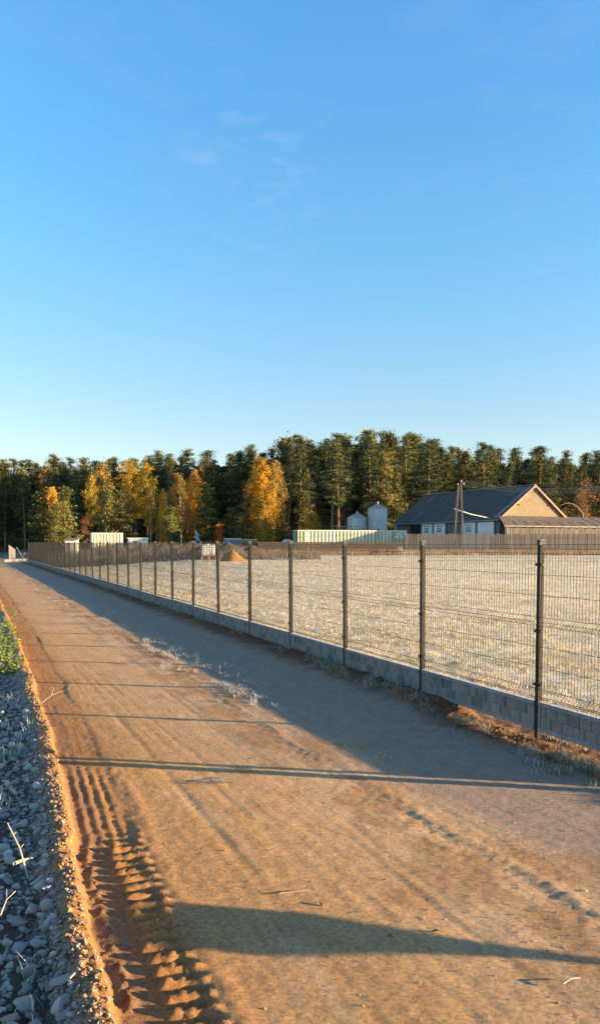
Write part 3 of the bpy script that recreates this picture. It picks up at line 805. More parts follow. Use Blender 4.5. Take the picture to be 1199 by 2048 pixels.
PT = [make_pine(200 + k, 20, [.42, .34, .5, .26, .38][k], [3.3, 3.6, 3.0, 3.6, 3.2][k], [60, 66, 54, 72, 62][k]) for k in range(5)]
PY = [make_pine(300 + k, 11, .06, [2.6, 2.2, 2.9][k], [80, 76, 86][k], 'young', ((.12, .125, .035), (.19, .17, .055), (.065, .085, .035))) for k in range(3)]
BG = [make_birch(400 + k, 18, .08, [3.3, 2.6][k], [78, 62][k]) for k in range(2)]
BB = [make_birch(410 + k, 18, [.3, .25][k], 2.6, 46, ((.38, .27, .07), (.44, .30, .07), (.30, .24, .08), (.48, .31, .06)), .8, .8) for k in range(2)]
BY = [make_birch(420 + k, 18, .3, 3.4, 54, ((.42, .34, .04), (.55, .40, .04), (.30, .27, .05), (.6, .38, .04)), .9, .45, False) for k in range(2)]
BO = [make_birch(430, 6, .05, 1.5, 30, ((.68, .25, .025), (.62, .32, .03), (.55, .18, .02)), .8, .3, False)]
BRN = [make_birch(440, 16, .1, 2.6, 44, ((.32, .16, .06), (.24, .14, .06), (.38, .18, .05)), .45, .6, False)]
def tree(name, proto, h0, px, pytop, Y, label, group=None, wide=1.0, dz=0):
    assert 4 <= len(label.split()) <= 16, label
    x = X(px, Y); zb = gz(x, Y) - .1 + dz; h = Zh(pytop, Y) - zb; sc = h / h0
    t = empty(name, (x, Y, zb), random.uniform(0, 6.28)); t.scale = (sc * wide, sc * wide, sc)
    obj('trunk', proto[0], None, t); obj('crown', proto[1], None, t)
    return tag(t, label, 'tree', group)
SKX = [-120, 0, 50, 100, 150, 200, 260, 330, 400, 470, 540, 570, 600, 640, 680, 740, 800, 850, 880, 920, 965, 1010, 1075, 1130, 1199, 1320]
SKY = [925, 918, 925, 914, 918, 925, 916, 906, 908, 905, 892, 886, 878, 872, 864, 862, 865, 875, 893, 905, 892, 905, 893, 908, 902, 900]
def sky_y(px): return float(np.interp(px, SKX, SKY))
EDX = [-120, 0, 250, 450, 600, 740, 900, 1199, 1400]; EDY = [182, 174, 156, 140, 130, 124, 128, 142, 152]
def edge(px): return float(np.interp(px, EDX, EDY))
def where(px):
    for lim, w in ((60, 'beyond the far end of the fence'), (180, 'behind the two young pines at the left'), (300, 'behind the white container'), (430, 'behind the brown birches left of centre'),
                   (580, 'behind the big golden birch'), (690, 'between the golden birch and the silos'), (790, 'above the silos'), (960, 'above the dark barn roof'), (1120, 'behind the pale gable'), (2000, 'at the right of the gable')):
        if px < lim: return w
for row in range(6):
    px = -110.
    while px < 1330:
        Y = edge(px) + row * 6.5 + random.uniform(-2, 2) + (9 if row == 0 and 535 < px < 592 else 0)
        if row == 0 and random.random() < .30 and px < 560: px += 40; continue
        top = sky_y(px) + (random.uniform(8, 44) if row == 0 else random.uniform(4, 46) if row < 3 else random.choice((random.uniform(-5, 10), random.uniform(12, 44))))
        if row < 2 and 360 < px < 480: top += 55
        k = random.randrange(5); 
        nm = ['front row', 'front row', 'middle', 'middle', 'back rows', 'back rows'][row]
        sp_ = 0 < row < 5 and random.random() < .28
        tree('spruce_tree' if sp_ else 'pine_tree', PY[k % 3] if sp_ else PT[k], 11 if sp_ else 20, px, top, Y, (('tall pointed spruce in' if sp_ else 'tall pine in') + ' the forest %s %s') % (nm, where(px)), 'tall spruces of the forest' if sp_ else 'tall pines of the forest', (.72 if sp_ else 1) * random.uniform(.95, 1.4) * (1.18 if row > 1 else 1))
        px += random.uniform(.7, 1.3) * 4.7 * 1600 / Y * (1.0 if row else 1.1)
# understorey: young pines and spruces filling the forest edge
for k in range(46):
    px = random.uniform(-60, 1300); Y = edge(px) + random.uniform(-1, 12)
    if 560 < px < 770 and random.random() < .6: continue
    hh = random.uniform(4, 9); tree('young_pine', PY[k % 3], 11, px, 1087 - (hh - .9) * 1600 / Y, Y, 'dark young pine under the tall trees %s' % where(px), 'young pines of the understorey', 1.2)
# dense dark wood far behind
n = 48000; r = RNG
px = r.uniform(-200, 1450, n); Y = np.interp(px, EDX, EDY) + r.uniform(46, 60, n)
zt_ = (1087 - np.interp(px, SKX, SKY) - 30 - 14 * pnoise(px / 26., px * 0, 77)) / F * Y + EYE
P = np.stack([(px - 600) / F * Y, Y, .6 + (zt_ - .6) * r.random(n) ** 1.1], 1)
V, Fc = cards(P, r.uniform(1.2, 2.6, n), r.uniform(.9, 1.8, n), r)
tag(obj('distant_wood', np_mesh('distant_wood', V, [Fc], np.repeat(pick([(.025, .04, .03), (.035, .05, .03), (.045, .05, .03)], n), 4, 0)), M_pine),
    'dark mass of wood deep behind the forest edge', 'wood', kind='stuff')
# the trees one singles out
T = tree
T('birch_tree', BG[0], 18, 526, 907, 111, 'big weeping golden birch, brightest tree at the centre of the forest edge', wide=1.35)
T('birch_tree', BB[0], 18, 549, 914, 114, 'paler brown birch directly behind the right side of the big golden birch', wide=1.3)
T('birch_tree', BRN[0], 16, 492, 965, 113, 'thin reddish brown tree at the left of the big golden birch')
T('birch_tree', BG[1], 18, 391, 934, 117, 'golden brown birch with a tall crown above the blue chute', wide=1.25)
T('birch_tree', BB[1], 18, 362, 940, 119, 'brown birch at the left of the golden birch above the blue chute', wide=1.3)
T('birch_tree', BG[1], 18, 329, 973, 113, 'narrow golden birch left of the blue chute reaching down to the ground', wide=1.0)
T('birch_tree', BG[0], 18, 104, 968, 108, 'orange birch standing between two young pines at the left', wide=1.2)
T('young_pine', PY[0], 11, 84, 990, 106, 'young pine at the left of the orange birch', 'young pines beside the orange birch', 1.25)
T('young_pine', PY[1], 11, 132, 978, 106, 'young pine at the right of the orange birch', 'young pines beside the orange birch', 1.25)
T('young_pine', PY[2], 11, 112, 1010, 104, 'lower bushy young pine directly in front of the orange birch', 'young pines beside the orange birch', 1.2)
T('young_pine', PY[1], 11, 222, 975, 112, 'olive green pine standing behind the white container', wide=1.25)
T('young_pine', PY[2], 11, 245, 985, 113, 'olive pine right of the one behind the white container', wide=1.1)
T('deciduous_tree', BY[0], 18, 262, 915, 122, 'broad yellow-green tree high in the forest behind the white container', wide=1.35)
T('deciduous_tree', BY[1], 18, 296, 919, 124, 'bright yellow tree at the right of the broad yellow-green one', wide=1.2)
T('deciduous_tree', BB[0], 18, 213, 922, 121, 'brownish yellow tree at the left of the broad yellow-green one', wide=1.25)
T('deciduous_tree', BY[1], 18, 187, 945, 118, 'yellow-orange tree above the left end of the white container', wide=.8)
T('deciduous_tree', BB[1], 18, 302, 962, 117, 'slim tan tree between the yellow tree and the narrow golden birch', wide=.8)
T('deciduous_tree', BRN[0], 16, 176, 1022, 111, 'dark reddish bush-like tree at the left of the white container', wide=1.5)
T('deciduous_tree', BRN[0], 16, 372, 990, 114, 'bare reddish brown tree behind the blue chute', wide=1.2)
T('pine_tree', BRN[0], 16, 97, 911, 176, 'reddish dying pine top sticking out of the skyline at the left', wide=.9)
T('deciduous_tree', BB[1], 18, 410, 905, 168, 'pale tan birch top on the skyline left of centre', wide=.9)
T('young_pine', PY[0], 11, 414, 974, 113, 'green layered pine at the right of the blue chute', wide=1.3)
T('young_pine', PY[1], 11, 345, 1015, 110, 'low olive pine at the right foot of the narrow golden birch', wide=1.4)
T('young_pine', PY[2], 11, 462, 1018, 112, 'dark green low pine behind the blue truck', wide=1.5)
T('young_pine', PY[0], 11, 480, 1030, 110, 'dark low spruce left of the foot of the golden birch', wide=1.3)
T('young_pine', PY[2], 11, 563, 1025, 113, 'dark low pine right of the foot of the golden birch', wide=1.3)
T('orange_bush', BO[0], 6, 437, 1046, 106, 'small bright orange tree at the left of the blue truck', wide=1.1)
T('orange_bush', BO[0], 6, 331, 1072, 105, 'low orange bush at the foot of the narrow golden birch', wide=1.8)
T('yellow_tree', BG[1], 18, 626, 1018, 104, 'small bright yellow tree above the left end of the green container', wide=2.0)
T('young_pine', PY[1], 11, 606, 985, 112, 'slim pine with a long reddish trunk beside the small yellow tree', wide=1.2)
T('pine_tree', PT[0], 20, 600, 879, 123, 'tall slender pine with an orange trunk above the small yellow tree', wide=1.0)
T('pine_tree', PT[2], 20, 664, 888, 119, 'pine with a long bare lit trunk at the left of the silos', 'bare trunks left of the silos', 1.1)
T('pine_tree', PT[4], 20, 676, 884, 117, 'pine with a pale bare trunk just left of the small silos', 'bare trunks left of the silos', 1.1)
T('young_pine', PY[2], 11, 765, 912, 118, 'olive sunlit pine full of foliage right above the tall silo', wide=.85)
T('young_pine', PY[0], 11, 790, 940, 119, 'olive pine between the tall silo and the barn roof', wide=.8)
T('pine_tree', PT[3], 20, 855, 882, 122, 'sunlit olive pine above the left half of the barn roof', wide=1.3)
T('pine_tree', PT[1], 20, 966, 891, 126, 'broad sunlit pine above the near end of the barn roof', wide=1.5)
T('pine_tree', PT[3], 20, 1076, 894, 132, 'broad pine behind the right slope of the gable', wide=1.4)
T('deciduous_tree', BRN[0], 16, 1172, 945, 112, 'grey-brown half bare tree at the right edge behind the lean-to', wide=1.5)
T('deciduous_tree', BRN[0], 16, 1130, 1010, 108, 'low brown bush at the right foot of the gable', wide=2.4)
# unseen trees added far right to cast shadow bands across the field
for (x, y, h) in ((70, 50, 8.2), (73, 57, 8.6)):
    t = empty('young_pine', (x, y, gz(x, y))); t.scale = (h / 11 * .9,) * 2 + (h / 11,)
    obj('trunk', PY[0][0], None, t); obj('crown', PY[0][1], None, t); tag(t, 'unseen young pine added to cast a shadow across the field', 'tree', 'unseen pines shading the field')

# ---------------------------------------------------------------- dry weeds in the middle distance
n = 26000
px = RNG.uniform(-20, 640, n); Y = RNG.uniform(62, 92, n); x = (px - 600) / F * Y
s, u = xy2su(x, Y); k = (u < -1.0) & (pnoise(x * .35, Y * .35, 71) + RNG.normal(0, .35, n) > -.25); x, Y, s, u, px = x[k], Y[k], s[k], u[k], px[k]; n = len(x)
h = RNG.uniform(.35, 1.25, n) * (1 - .45 * sst(430, 560, px))
me = blades('dry_weeds', np.stack([x, Y, terrain(s, u)], 1), h, RNG.uniform(.03, .07, n), np.abs(RNG.normal(.2, .25, n)), RNG.uniform(0, 6.28, n),
            pick([(.18, .165, .15), (.24, .215, .19), (.14, .135, .13), (.29, .255, .21), (.22, .17, .135)], n), M_blade, False)
tag(obj('dry_weeds', me, M_blade), 'tall grey-brown dead weeds at the far left side of the field', 'weeds', kind='stuff')
n = 9000
px = RNG.uniform(480, 1260, n); Y = RNG.uniform(73, 79, n); x = (px - 600) / F * Y; s, u = xy2su(x, Y)
k = pnoise(x * .5, Y * .5, 72) + RNG.normal(0, .3, n) > -.05; x, Y, s, u = x[k], Y[k], s[k], u[k]; n = len(x)
me = blades('fence_weeds', np.stack([x, Y, terrain(s, u)], 1), RNG.uniform(.2, .75, n), RNG.uniform(.025, .06, n), np.abs(RNG.normal(.3, .25, n)), RNG.uniform(0, 6.28, n),
            pick([(.42, .30, .17), (.34, .24, .14), (.5, .38, .22), (.36, .22, .13)], n), M_blade, False)
tag(obj('fence_weeds', me, M_blade), 'dry reddish weeds along the foot of the plank fences', 'weeds', kind='stuff')

# ---------------------------------------------------------------- barn
G0 = Vector((25.5, 88, 1.0)); A = Vector((-.4368, .8996, 0)); B = Vector((.8996, .4368, 0)); UPV = Vector((0, 0, 1))
HW, LEN = 4.62, 20.4; ZE, ZR = 3.75, 7.25       # above ground 1.0
def bp(t, b, z): return G0 + A * t + B * b + UPV * z - Vector((0, 0, 0))
M_slate = simple('roof_slate', (.075, .071, .070), (.12, .114, .112), 1.2, .85, stretch=(1, 1, 3), bump=.3, bscale=8)
M_dwall = simple('dark_boarding', (.10, .10, .105), (.16, .155, .15), 2, .85, stretch=(6, 6, .4))
M_white = simple('white_panel', (.62, .63, .63), (.74, .74, .73), 2, .7)
M_trim = simple('verge_board', (.30, .20, .14), (.42, .30, .22), 6, .8)
M_glass = simple('dull_pane', (.18, .2, .22), (.26, .28, .3), 3, .25, 0, .5)
M_iron = simple('rusty_iron', (.05, .04, .035), (.12, .08, .05), 12, .8)
M_dark = simple('dark_interior', (.012, .012, .014), (.02, .02, .022), 2, .95)
M_brack = simple('grey_timber', (.26, .24, .21), (.36, .33, .29), 5, .9)
def brick_mat():
    m, nt, b = nt_new('cream_brick'); setup(b, .9, 0, .15)
    tc = N(nt, 'ShaderNodeTexCoord').outputs['UV']
    br = N(nt, 'ShaderNodeTexBrick'); br.inputs['Scale'].default_value = 1; br.inputs['Brick Width'].default_value = .40; br.inputs['Row Height'].default_value = .20
    br.inputs['Mortar Size'].default_value = .028; br.inputs['Color1'].default_value = (.285, .245, .185, 1); br.inputs['Color2'].default_value = (.235, .20, .15, 1); br.inputs['Mortar'].default_value = (.23, .185, .13, 1)
    nt.links.new(tc, br.inputs['Vector'])
    n = N(nt, 'ShaderNodeTexNoise'); n.inputs['Scale'].default_value = 2.2; n.inputs['Detail'].default_value = 6; nt.links.new(tc, n.inputs['Vector'])
    c = mix(nt, br.outputs['Color'], ramp(nt, n.outputs['Fac'], [(.3, (.78, .76, .72)), (.7, (1.12, 1.12, 1.1))]), .8, 'MULTIPLY')
    nt.links.new(c, b.inputs['Base Color']); add_bump(nt, b, br.outputs['Fac'], -.5, .02); return m
M_brick = brick_mat()
barn = empty('barn', G0, 0)
tag(barn, 'long dark-roofed barn with white doors and a sunlit cream brick gable', 'barn')
def L(p): return Vector(p) - G0
def bpart(name, mb, m, parent=None):
    o = obj(name, mb, m, parent or barn); return o
def quad_box(mb, t0, t1, b0, b1, z0, z1):
    mb.poly([L(bp(t0, b0, z0)), L(bp(t1, b0, z0)), L(bp(t1, b1, z0)), L(bp(t0, b1, z0))], (0, 0, z1 - z0)); return mb
w = quad_box(MB(), .02, LEN, -HW + .25, -HW, 0, ZE + .02); quad_box(w, .02, LEN, HW - .25, HW, 0, ZE); quad_box(w, LEN - .25, LEN - .001, -HW + .26, HW - .26, 0, ZE)
bpart('wall', w, M_dwall)
# gable with UVs
bm = bmesh.new(); uvl = bm.loops.layers.uv.new('UVMap')
gpts = [(-HW, 0), (HW, 0), (HW, ZE), (0, ZR - .12), (-HW, ZE)]
for tt in (0, .24):
    f = bm.faces.new([bm.verts.new(L(bp(tt, q[0], q[1]))) for q in gpts])
    for l, q in zip(f.loops, gpts): l[uvl].uv = (q[0] + 6, q[1])
me = bpy.data.meshes.new('gable'); bm.to_mesh(me); bm.free(); bpart('gable', me, M_brick)
bm = None
# far gable
bpart('far_gable', MB().poly([L(bp(LEN, -HW, ZE)), L(bp(LEN, HW, ZE)), L(bp(LEN, 0, ZR - .1))]), M_dwall)
ov = .35; sl = (ZR - ZE) / HW
rf = MB()
for sg in (-1, 1):
    rf.poly([L(bp(-.28, 0, ZR)), L(bp(LEN + .3, 0, ZR)), L(bp(LEN + .3, sg * (HW + ov), ZE - sl * ov)), L(bp(-.28, sg * (HW + ov), ZE - sl * ov))], (0, 0, .1))
roof = bpart('roof', rf, M_slate)
M_strip = simple('worn_roof_sheet', (.20, .21, .22), (.28, .285, .3), 3, .7)
# ridge capping and lighter worn strips on the slope
rc = MB()
for t in np.arange(0, LEN, 2.2): rc.bar(L(bp(t - .25, 0, ZR + .13)), L(bp(t + 1.93, 0, ZR + .13 + random.uniform(-.02, .02))), .34, .07)
bpart('ridge_cap', rc, M_strip, roof)
def on_roof(t, f, dz=.115): return L(bp(t, -(HW + ov) * f, ZR - (ZR - ZE + sl * ov) * f + dz))
st = MB()
for (t0, t1, f0, f1, w_) in ((1.9, 2.2, .03, .30, .16), (.3, .55, .02, .98, .5), (16.5, 16.6, .62, .98, .12), (17.8, 17.9, .02, .3, .14), (13.5, 13.7, .2, .45, .1), (9.4, 9.4, .70, .98, .12)):
    st.bar(on_roof(t0, f0), on_roof(t1, f1), w_, .03)
bpart('worn_strip', st, M_strip, roof)
gt = MB().tube([L(bp(-.2, -(HW + ov + .07), ZE - sl * ov - .03)), L(bp(LEN + .2, -(HW + ov + .07), ZE - sl * ov - .06))], .07, 8)
bpart('gutter', gt, M_strip, roof)
vb = MB()
for sg in (-1, 1): vb.bar(L(bp(-.32, sg * .02, ZR - .02)), L(bp(-.32, sg * (HW + ov), ZE - sl * ov - .02)), .05, .2)
bpart('verge_board', vb, M_trim)
for sg in (-1, 1):
    c = bp(-.06, sg * 2.25, 5.25); r_ = .24
    pts = [L(c + B * (-sg * .0) + UPV * .33 + B * sg * .12), L(c + UPV * .33), L(c + UPV * .05), L(c - UPV * .12 - B * sg * .1), L(c - UPV * .1 - B * sg * .3)]
    bpart('wall_anchor', MB().tube(pts, .06, 5), M_iron)
bpart('sill_band', MB().bar(L(bp(-.05, -HW, ZE + .05)), L(bp(-.05, HW, ZE + .05)), .07, .12), M_brick if False else M_trim)
def t_of_px(px):
    lo, hi = 0., LEN
    for _ in range(50):
        m_ = (lo + hi) / 2; p = bp(m_, -HW, 0); q = 600 + F * p.x / p.y
        if q > px: lo = m_
        else: hi = m_
    return lo
zt = ZE - .42
def panel(name, pa, pb, z0, z1, m, off=.05):
    ta, tb = t_of_px(pb), t_of_px(pa)
    return bpart(name, quad_box(MB(), ta, tb, -HW - .003, -HW - off, z0, z1), m), ta, tb
for (pa, pb, win) in ((843, 864, 1), (867, 890, 1), (922, 950, 1), (953.5, 987, 0), (779, 793, 0)):
    o, ta, tb = panel('door' if win else 'white_panel', pa, pb, .05, zt, M_white)
    bpart('door_frame', quad_box(quad_box(quad_box(MB(), ta - .12, ta - .01, -HW - .003, -HW - .09, .04, zt + .1), tb + .01, tb + .12, -HW - .003, -HW - .09, .04, zt + .1), ta - .12, tb + .12, -HW - .002, -HW - .095, zt + .005, zt + .12), M_dwall, o)
    if win:
        tc = (ta + tb) / 2; ww = (tb - ta) * .2
        wo = bpart('window', quad_box(quad_box(MB(), tc - ww - .08, tc + ww + .08, -HW - .055, -HW - .10, zt - 1.15, zt - .45), tc - ww - .12, tc + ww + .12, -HW - .055, -HW - .13, zt - .36, zt - .25), M_white, o)
        bpart('pane', quad_box(quad_box(MB(), tc - ww, tc + ww, -HW - .101, -HW - .112, zt - 1.05, zt - .80), tc - ww, tc + ww, -HW - .101, -HW - .112, zt - .72, zt - .52), M_glass, wo)
        bpart('vent', quad_box(MB(), tc - ww - .1, tc + ww + .1, -HW - .131, -HW - .14, zt - .35, zt - .26), M_glass, wo)
panel('dark_doorway', 820, 840, .05, zt - .1, M_dark, .03)
o, ta, tb = panel('loop_cable', 953, 987, 2.2, 2.21, M_dark, .06)
# lean-to against the gable
tl, tr_ = Vector((21.15, 85.7, 4.86)), bp(-.1, 14, 3.86); ll, lr = Vector((20.9, 82.2, 3.78)), bp(-3.9, 14, 2.78)
lr = Vector((lr.x, lr.y, 3.76)); tr_ = Vector((tr_.x, tr_.y, 4.86))
M_tin = simple('lean_to_sheet', (.115, .10, .09), (.17, .15, .135), 1.5, .8, stretch=(1, 1, 1), bump=.2, bscale=10)
lt = bpart('lean_to_roof', MB().poly([L(tl), L(tr_), L(lr), L(ll)], (0, 0, .06)), M_tin)
sm = MB(); nn = 13
for i in range(1, nn):
    f = i / nn; f0 = .0 if i > 7 else .55
    a_, b_ = tl.lerp(tr_, f), ll.lerp(lr, f); a_ = a_.lerp(b_, f0); sm.bar(L(a_ + UPV * .08), L(b_ + UPV * .08), .07, .03)
bpart('seam', sm, M_strip, lt)
sm = MB()
for i in range(0, 17):
    f = (i + .3) / 17; b_ = ll.lerp(lr, f); a_ = tl.lerp(tr_, f); d_ = (b_ - a_).normalized(); sm.bar(L(b_ - d_ * .8 - UPV * .09), L(b_ + d_ * .15 - UPV * .09), .09, .13)
bpart('rafter', sm, M_brack, lt)
bpart('fascia', MB().bar(L(ll - UPV * .04), L(lr - UPV * .04), .03, .1), M_brack, lt)
def post_part(px, Yd, z1, w_=.28):
    p = at(px, 1087, Yd); bpart('pillar', MB().box(L(Vector((p.x, Yd, (1 + z1) / 2))), (w_, w_, z1 - 1)), simple('cream_pillar', (.5, .43, .3), (.6, .52, .38), 4))
post_part(1012, 82.6, 3.66)
def planks(px_fn, p0, p1, z0, z1fn, gap=.18, jit=.02, th=.025):
    """vertical planks from p0 to p1 in one mesh"""
    mb = MB(); d = (p1 - p0); Lg = d.length; d.normalize(); n_ = Vector((d.y, -d.x, 0)); t = 0; rot = math.atan2(d.y, d.x)
    while t < Lg:
        w_ = random.uniform(.10, .135); c = p0 + d * (t + w_ / 2) + n_ * random.uniform(-.006, .006); z1 = z1fn() 
        mb.box((c.x, c.y, (z0 + z1) / 2), (w_, th, z1 - z0), Matrix.Rotation(rot + random.gauss(0, .02), 3, 'Z')); t += w_ + random.uniform(.02, .06)
    return mb
M_fplank = simple('silvered_plank', (.10, .095, .09), (.205, .195, .18), 1.3, .9, stretch=(5, 5, .15), detail=6)
def moved(mb, off):
    bmesh.ops.translate(mb.bm, verts=mb.bm.verts, vec=-Vector(off)); return mb
bpart('plank_wall', moved(planks(None, Vector((21.2, 82.45, 0)), Vector((lr.x, lr.y + .25, 0)), 1.0, lambda: 3.6), G0), M_fplank)
bpart('plank_backing', MB().poly([L(Vector((21.2, 82.75, .9))), L(Vector((lr.x, lr.y + .5, .9))), L(Vector((lr.x, lr.y + .5, 3.6))), L(Vector((21.2, 82.75, 3.6)))]), M_dark)
# ---------------------------------------------------------------- plank fence
pf0, pf1 = at(809, 1087, 79.6), at(1330, 1087, 80.4); pf0.z = pf1.z = 0
pf = empty('plank_fence', (pf0.x, pf0.y, 0.95)); tag(pf, 'weathered grey vertical plank fence in front of the barn', 'fence')
nsec = 9
for i in range(nsec):
    a_, b_ = pf0.lerp(pf1, i / nsec), pf0.lerp(pf1, (i + 1) / nsec - .002)
    obj('plank_section', moved(planks(None, a_, b_, .98, lambda: 2.92 + random.gauss(0, .03)), pf.location), M_fplank, pf)
    obj('post', moved(MB().box((a_.x, a_.y + .12, 1.85), (.12, .12, 1.8)), pf.location), M_brack, pf)
obj('rail', moved(moved(MB(), (0, 0, 0)).bar(pf0 + Vector((0, .055, 1.45)), pf1 + Vector((0, .055, 1.45)), .05, .1).bar(pf0 + Vector((0, .055, 2.5)), pf1 + Vector((0, .055, 2.5)), .05, .1), pf.location), M_brack, pf)
# brown closed board fence at the left of it
M_brown = simple('brown_board', (.10, .08, .06), (.17, .135, .10), 2, .9, stretch=(.4, 4, 6))
b0, b1 = at(516, 1087, 79.2), at(808, 1087, 79.5)
bf = empty('board_fence', (b0.x, b0.y, .95)); tag(bf, 'low brown closed board fence below the green container', 'fence')
mb = MB()
for i in range(7):
    z = 1.08 + i * .148; mb.box(((b0.x + b1.x) / 2 - b0.x, .15 + random.uniform(-.008, .008), z + .07 - .95), ((b1.x - b0.x), .025, .142), Matrix.Rotation(math.atan2(b1.y - b0.y, b1.x - b0.x), 3, 'Z'))
obj('boards', mb, M_brown, bf)
for i in range(7):
    p = b0.lerp(b1, i / 6); obj('post', MB().box((p.x - b0.x, p.y - b0.y + .24, .6), (.11, .11, 1.25)), M_brown, bf)

# ---------------------------------------------------------------- shipping containers
def container_mat(name, bands, recess_shade=(.36, .34, .22)):
    """bands: list of (position 0..1, colour) along the long side, from object X"""
    m, nt, b = nt_new(name); setup(b, .55, 0, .35)
    tc = N(nt, 'ShaderNodeTexCoord').outputs['Object']; sx = N(nt, 'ShaderNodeSeparateXYZ'); nt.links.new(tc, sx.inputs[0])
    mr = N(nt, 'ShaderNodeMapRange'); mr.inputs['From Min'].default_value = 0; mr.inputs['From Max'].default_value = bands[0]; nt.links.new(sx.outputs['X'], mr.inputs['Value'])
    r = N(nt, 'ShaderNodeValToRGB'); r.color_ramp.interpolation = 'CONSTANT'; e = r.color_ramp.elements
    while len(e) < len(bands[1]): e.new(.5)
    for el, (p, c) in zip(e, bands[1]): el.position = p; el.color = c4(c)
    nt.links.new(mr.outputs['Result'], r.inputs['Fac'])
    cy_ = N(nt, 'ShaderNodeMapRange'); cy_.inputs['From Min'].default_value = -.035; cy_.inputs['From Max'].default_value = -.012; nt.links.new(sx.outputs['Y'], cy_.inputs['Value'])
    base_ = mix(nt, r.outputs['Color'], recess_shade, cy_.outputs['Result'])  # rib recesses painted darker, standing in for the shade between ribs
    c = mix(nt, base_, ramp(nt, noise_fac(nt, 1.5, 6, stretch=(1, 1, .3)), [(.3, (.75, .74, .72)), (.65, (1.08, 1.08, 1.08))]), .6, 'MULTIPLY')
    nt.links.new(c, b.inputs['Base Color']); return m
def corr(name, Lx, z0, z1, pitch, depth):
    """corrugated sheet in local xz at y=0, bulging to -y"""
    xs = []; x = 0; 
    prof = [(0, 0), (.30, 0), (.45, -1), (.80, -1), (.95, 0)]
    k = int(Lx / pitch); p = Lx / k; V = []
    for i in range(k):
        for a, dd in prof: V.append((i * p + a * p, dd * depth))
    V.append((Lx, 0))
    vv = [(a, y, z0) for a, y in V] + [(a, y, z1) for a, y in V]; n_ = len(V)
    return np_mesh(name, np.array(vv), [np.array([(i, i + 1, n_ + i + 1, n_ + i) for i in range(n_ - 1)])])
def container(name, label, loc, rz, Lx, Wd, Hh, mside, mend, mframe, pitch=.29, depth=.05, locks=True):
    t = empty(name, loc, rz); tag(t, label, 'container')
    o = obj('side_wall', corr('side_wall', Lx - .2, .14, Hh - .1, pitch, depth), mside, t, (.1, 0, 0))
    o2 = obj('side_wall', corr('side_wall', Lx - .2, .14, Hh - .1, pitch, depth), mside, t, (Lx - .1, Wd, 0)); o2.rotation_euler = (0, 0, PI)
    e1 = obj('end_wall', corr('end_wall', Wd - .2, .14, Hh - .1, .4, .035), mend, t, (0.03, Wd - .1, 0)); e1.rotation_euler = (0, 0, -PI / 2)
    e2 = obj('end_wall', corr('end_wall', Wd - .2, .14, Hh - .1, .4, .035), mend, t, (Lx - .03, .1, 0)); e2.rotation_euler = (0, 0, PI / 2)
    fr = MB()
    for xx in (.05, Lx - .05):
        for yy in (.0, Wd): fr.box((xx, yy + (.03 if yy == 0 else -.03), Hh / 2), (.13, .13, Hh))
    for zz in (.07, Hh - .06):
        for yy in (0.0, Wd): fr.box((Lx / 2, yy + (.02 if yy == 0 else -.02), zz), (Lx - .24, .1, .12))
        for xx in (.03, Lx - .03): fr.box((xx, Wd / 2, zz), (.1, Wd - .2, .12))
    obj('frame', fr, mframe, t)
    obj('roof', MB().box((Lx / 2, Wd / 2, Hh - .06), (Lx - .1, Wd - .1, .05)), mend, t)
    if locks:
        lk = MB()
        for q in (.35, .45, .55, .65): lk.tube([(-.06, Wd * q, .2), (-.06, Wd * q, Hh - .2)], .018, 6)
        obj('lock_rod', lk, mframe, t)
    return t
WH, LM, GR, OL = (.80, .80, .76), (.60, .68, .42), (.36, .52, .24), (.70, .74, .60)
bands = [(0, GR), (.03, (.3, .5, .2)), (.055, WH)]
p_ = .1; seq = [LM, WH, LM, WH, OL, WH, WH, LM, WH, LM, OL, LM, WH, OL, WH, LM, LM, WH, GR, LM, WH, OL, WH, GR, LM, OL, WH]
for c in seq:
    bands.append((p_, c)); p_ += .0333
bands = bands[:32]
M_green_side = container_mat('green_white_side', (12.0, bands))
M_teal = simple('teal_end', (.03, .14, .12), (.05, .19, .16), 2, .6)
M_creamf = simple('cream_rail', (.6, .55, .45), (.7, .65, .55), 3, .6)
cpos = at(596, 1087, 86.5); cphi = R(12.5)
gc = container('shipping_container', 'long green and white striped shipping container in front of the silos', (cpos.x, cpos.y, .98), cphi, 12.35, 2.44, 2.44, M_green_side, M_teal, M_creamf, .40, .07)
# white round marks painted on the left part of the long side and pale marks at its right end
M_mark = simple('white_mark', (.8, .8, .78), (.85, .85, .84), 3, .6)
mk = MB()
for zz in (.55, 1.05, 1.55, 2.0):
    v = [mk.bm.verts.new((.95 + .24 * math.cos(a), -.078, zz + .2 * math.sin(a))) for a in np.linspace(0, 2 * PI, 13)[:-1]]; mk.bm.faces.new(v)
obj('painted_marks', mk, M_mark, gc)
mk = MB()
for xx, zz, w_ in ((11.2, 1.65, .5), (11.75, 1.62, .45), (11.5, 1.95, .3)): mk.poly([(xx - w_ / 2, -.078, zz), (xx + w_ / 2, -.078, zz), (xx + w_ / 2 - .1, -.078, zz + .18), (xx - w_ / 2 + .1, -.078, zz + .18)])
obj('painted_marks', mk, M_mark, gc)
mk = MB().poly([(11.55, -.0785, .75), (11.8, -.0785, .75), (11.7, -.0785, 1.3), (11.6, -.0785, 1.3)]); obj('painted_marks', mk, simple('yellow_mark', (.75, .55, .08)), gc)
M_wcont = container_mat('cream_side', (3.6, [(0, (.72, .66, .5)), (.3, (.7, .6, .4)), (.36, (.72, .66, .52)), (.62, (.66, .55, .36)), (.7, (.74, .68, .54))], (.58, .50, .35)))
M_wend = simple('white_end', (.62, .62, .58), (.72, .71, .68), 2, .6)
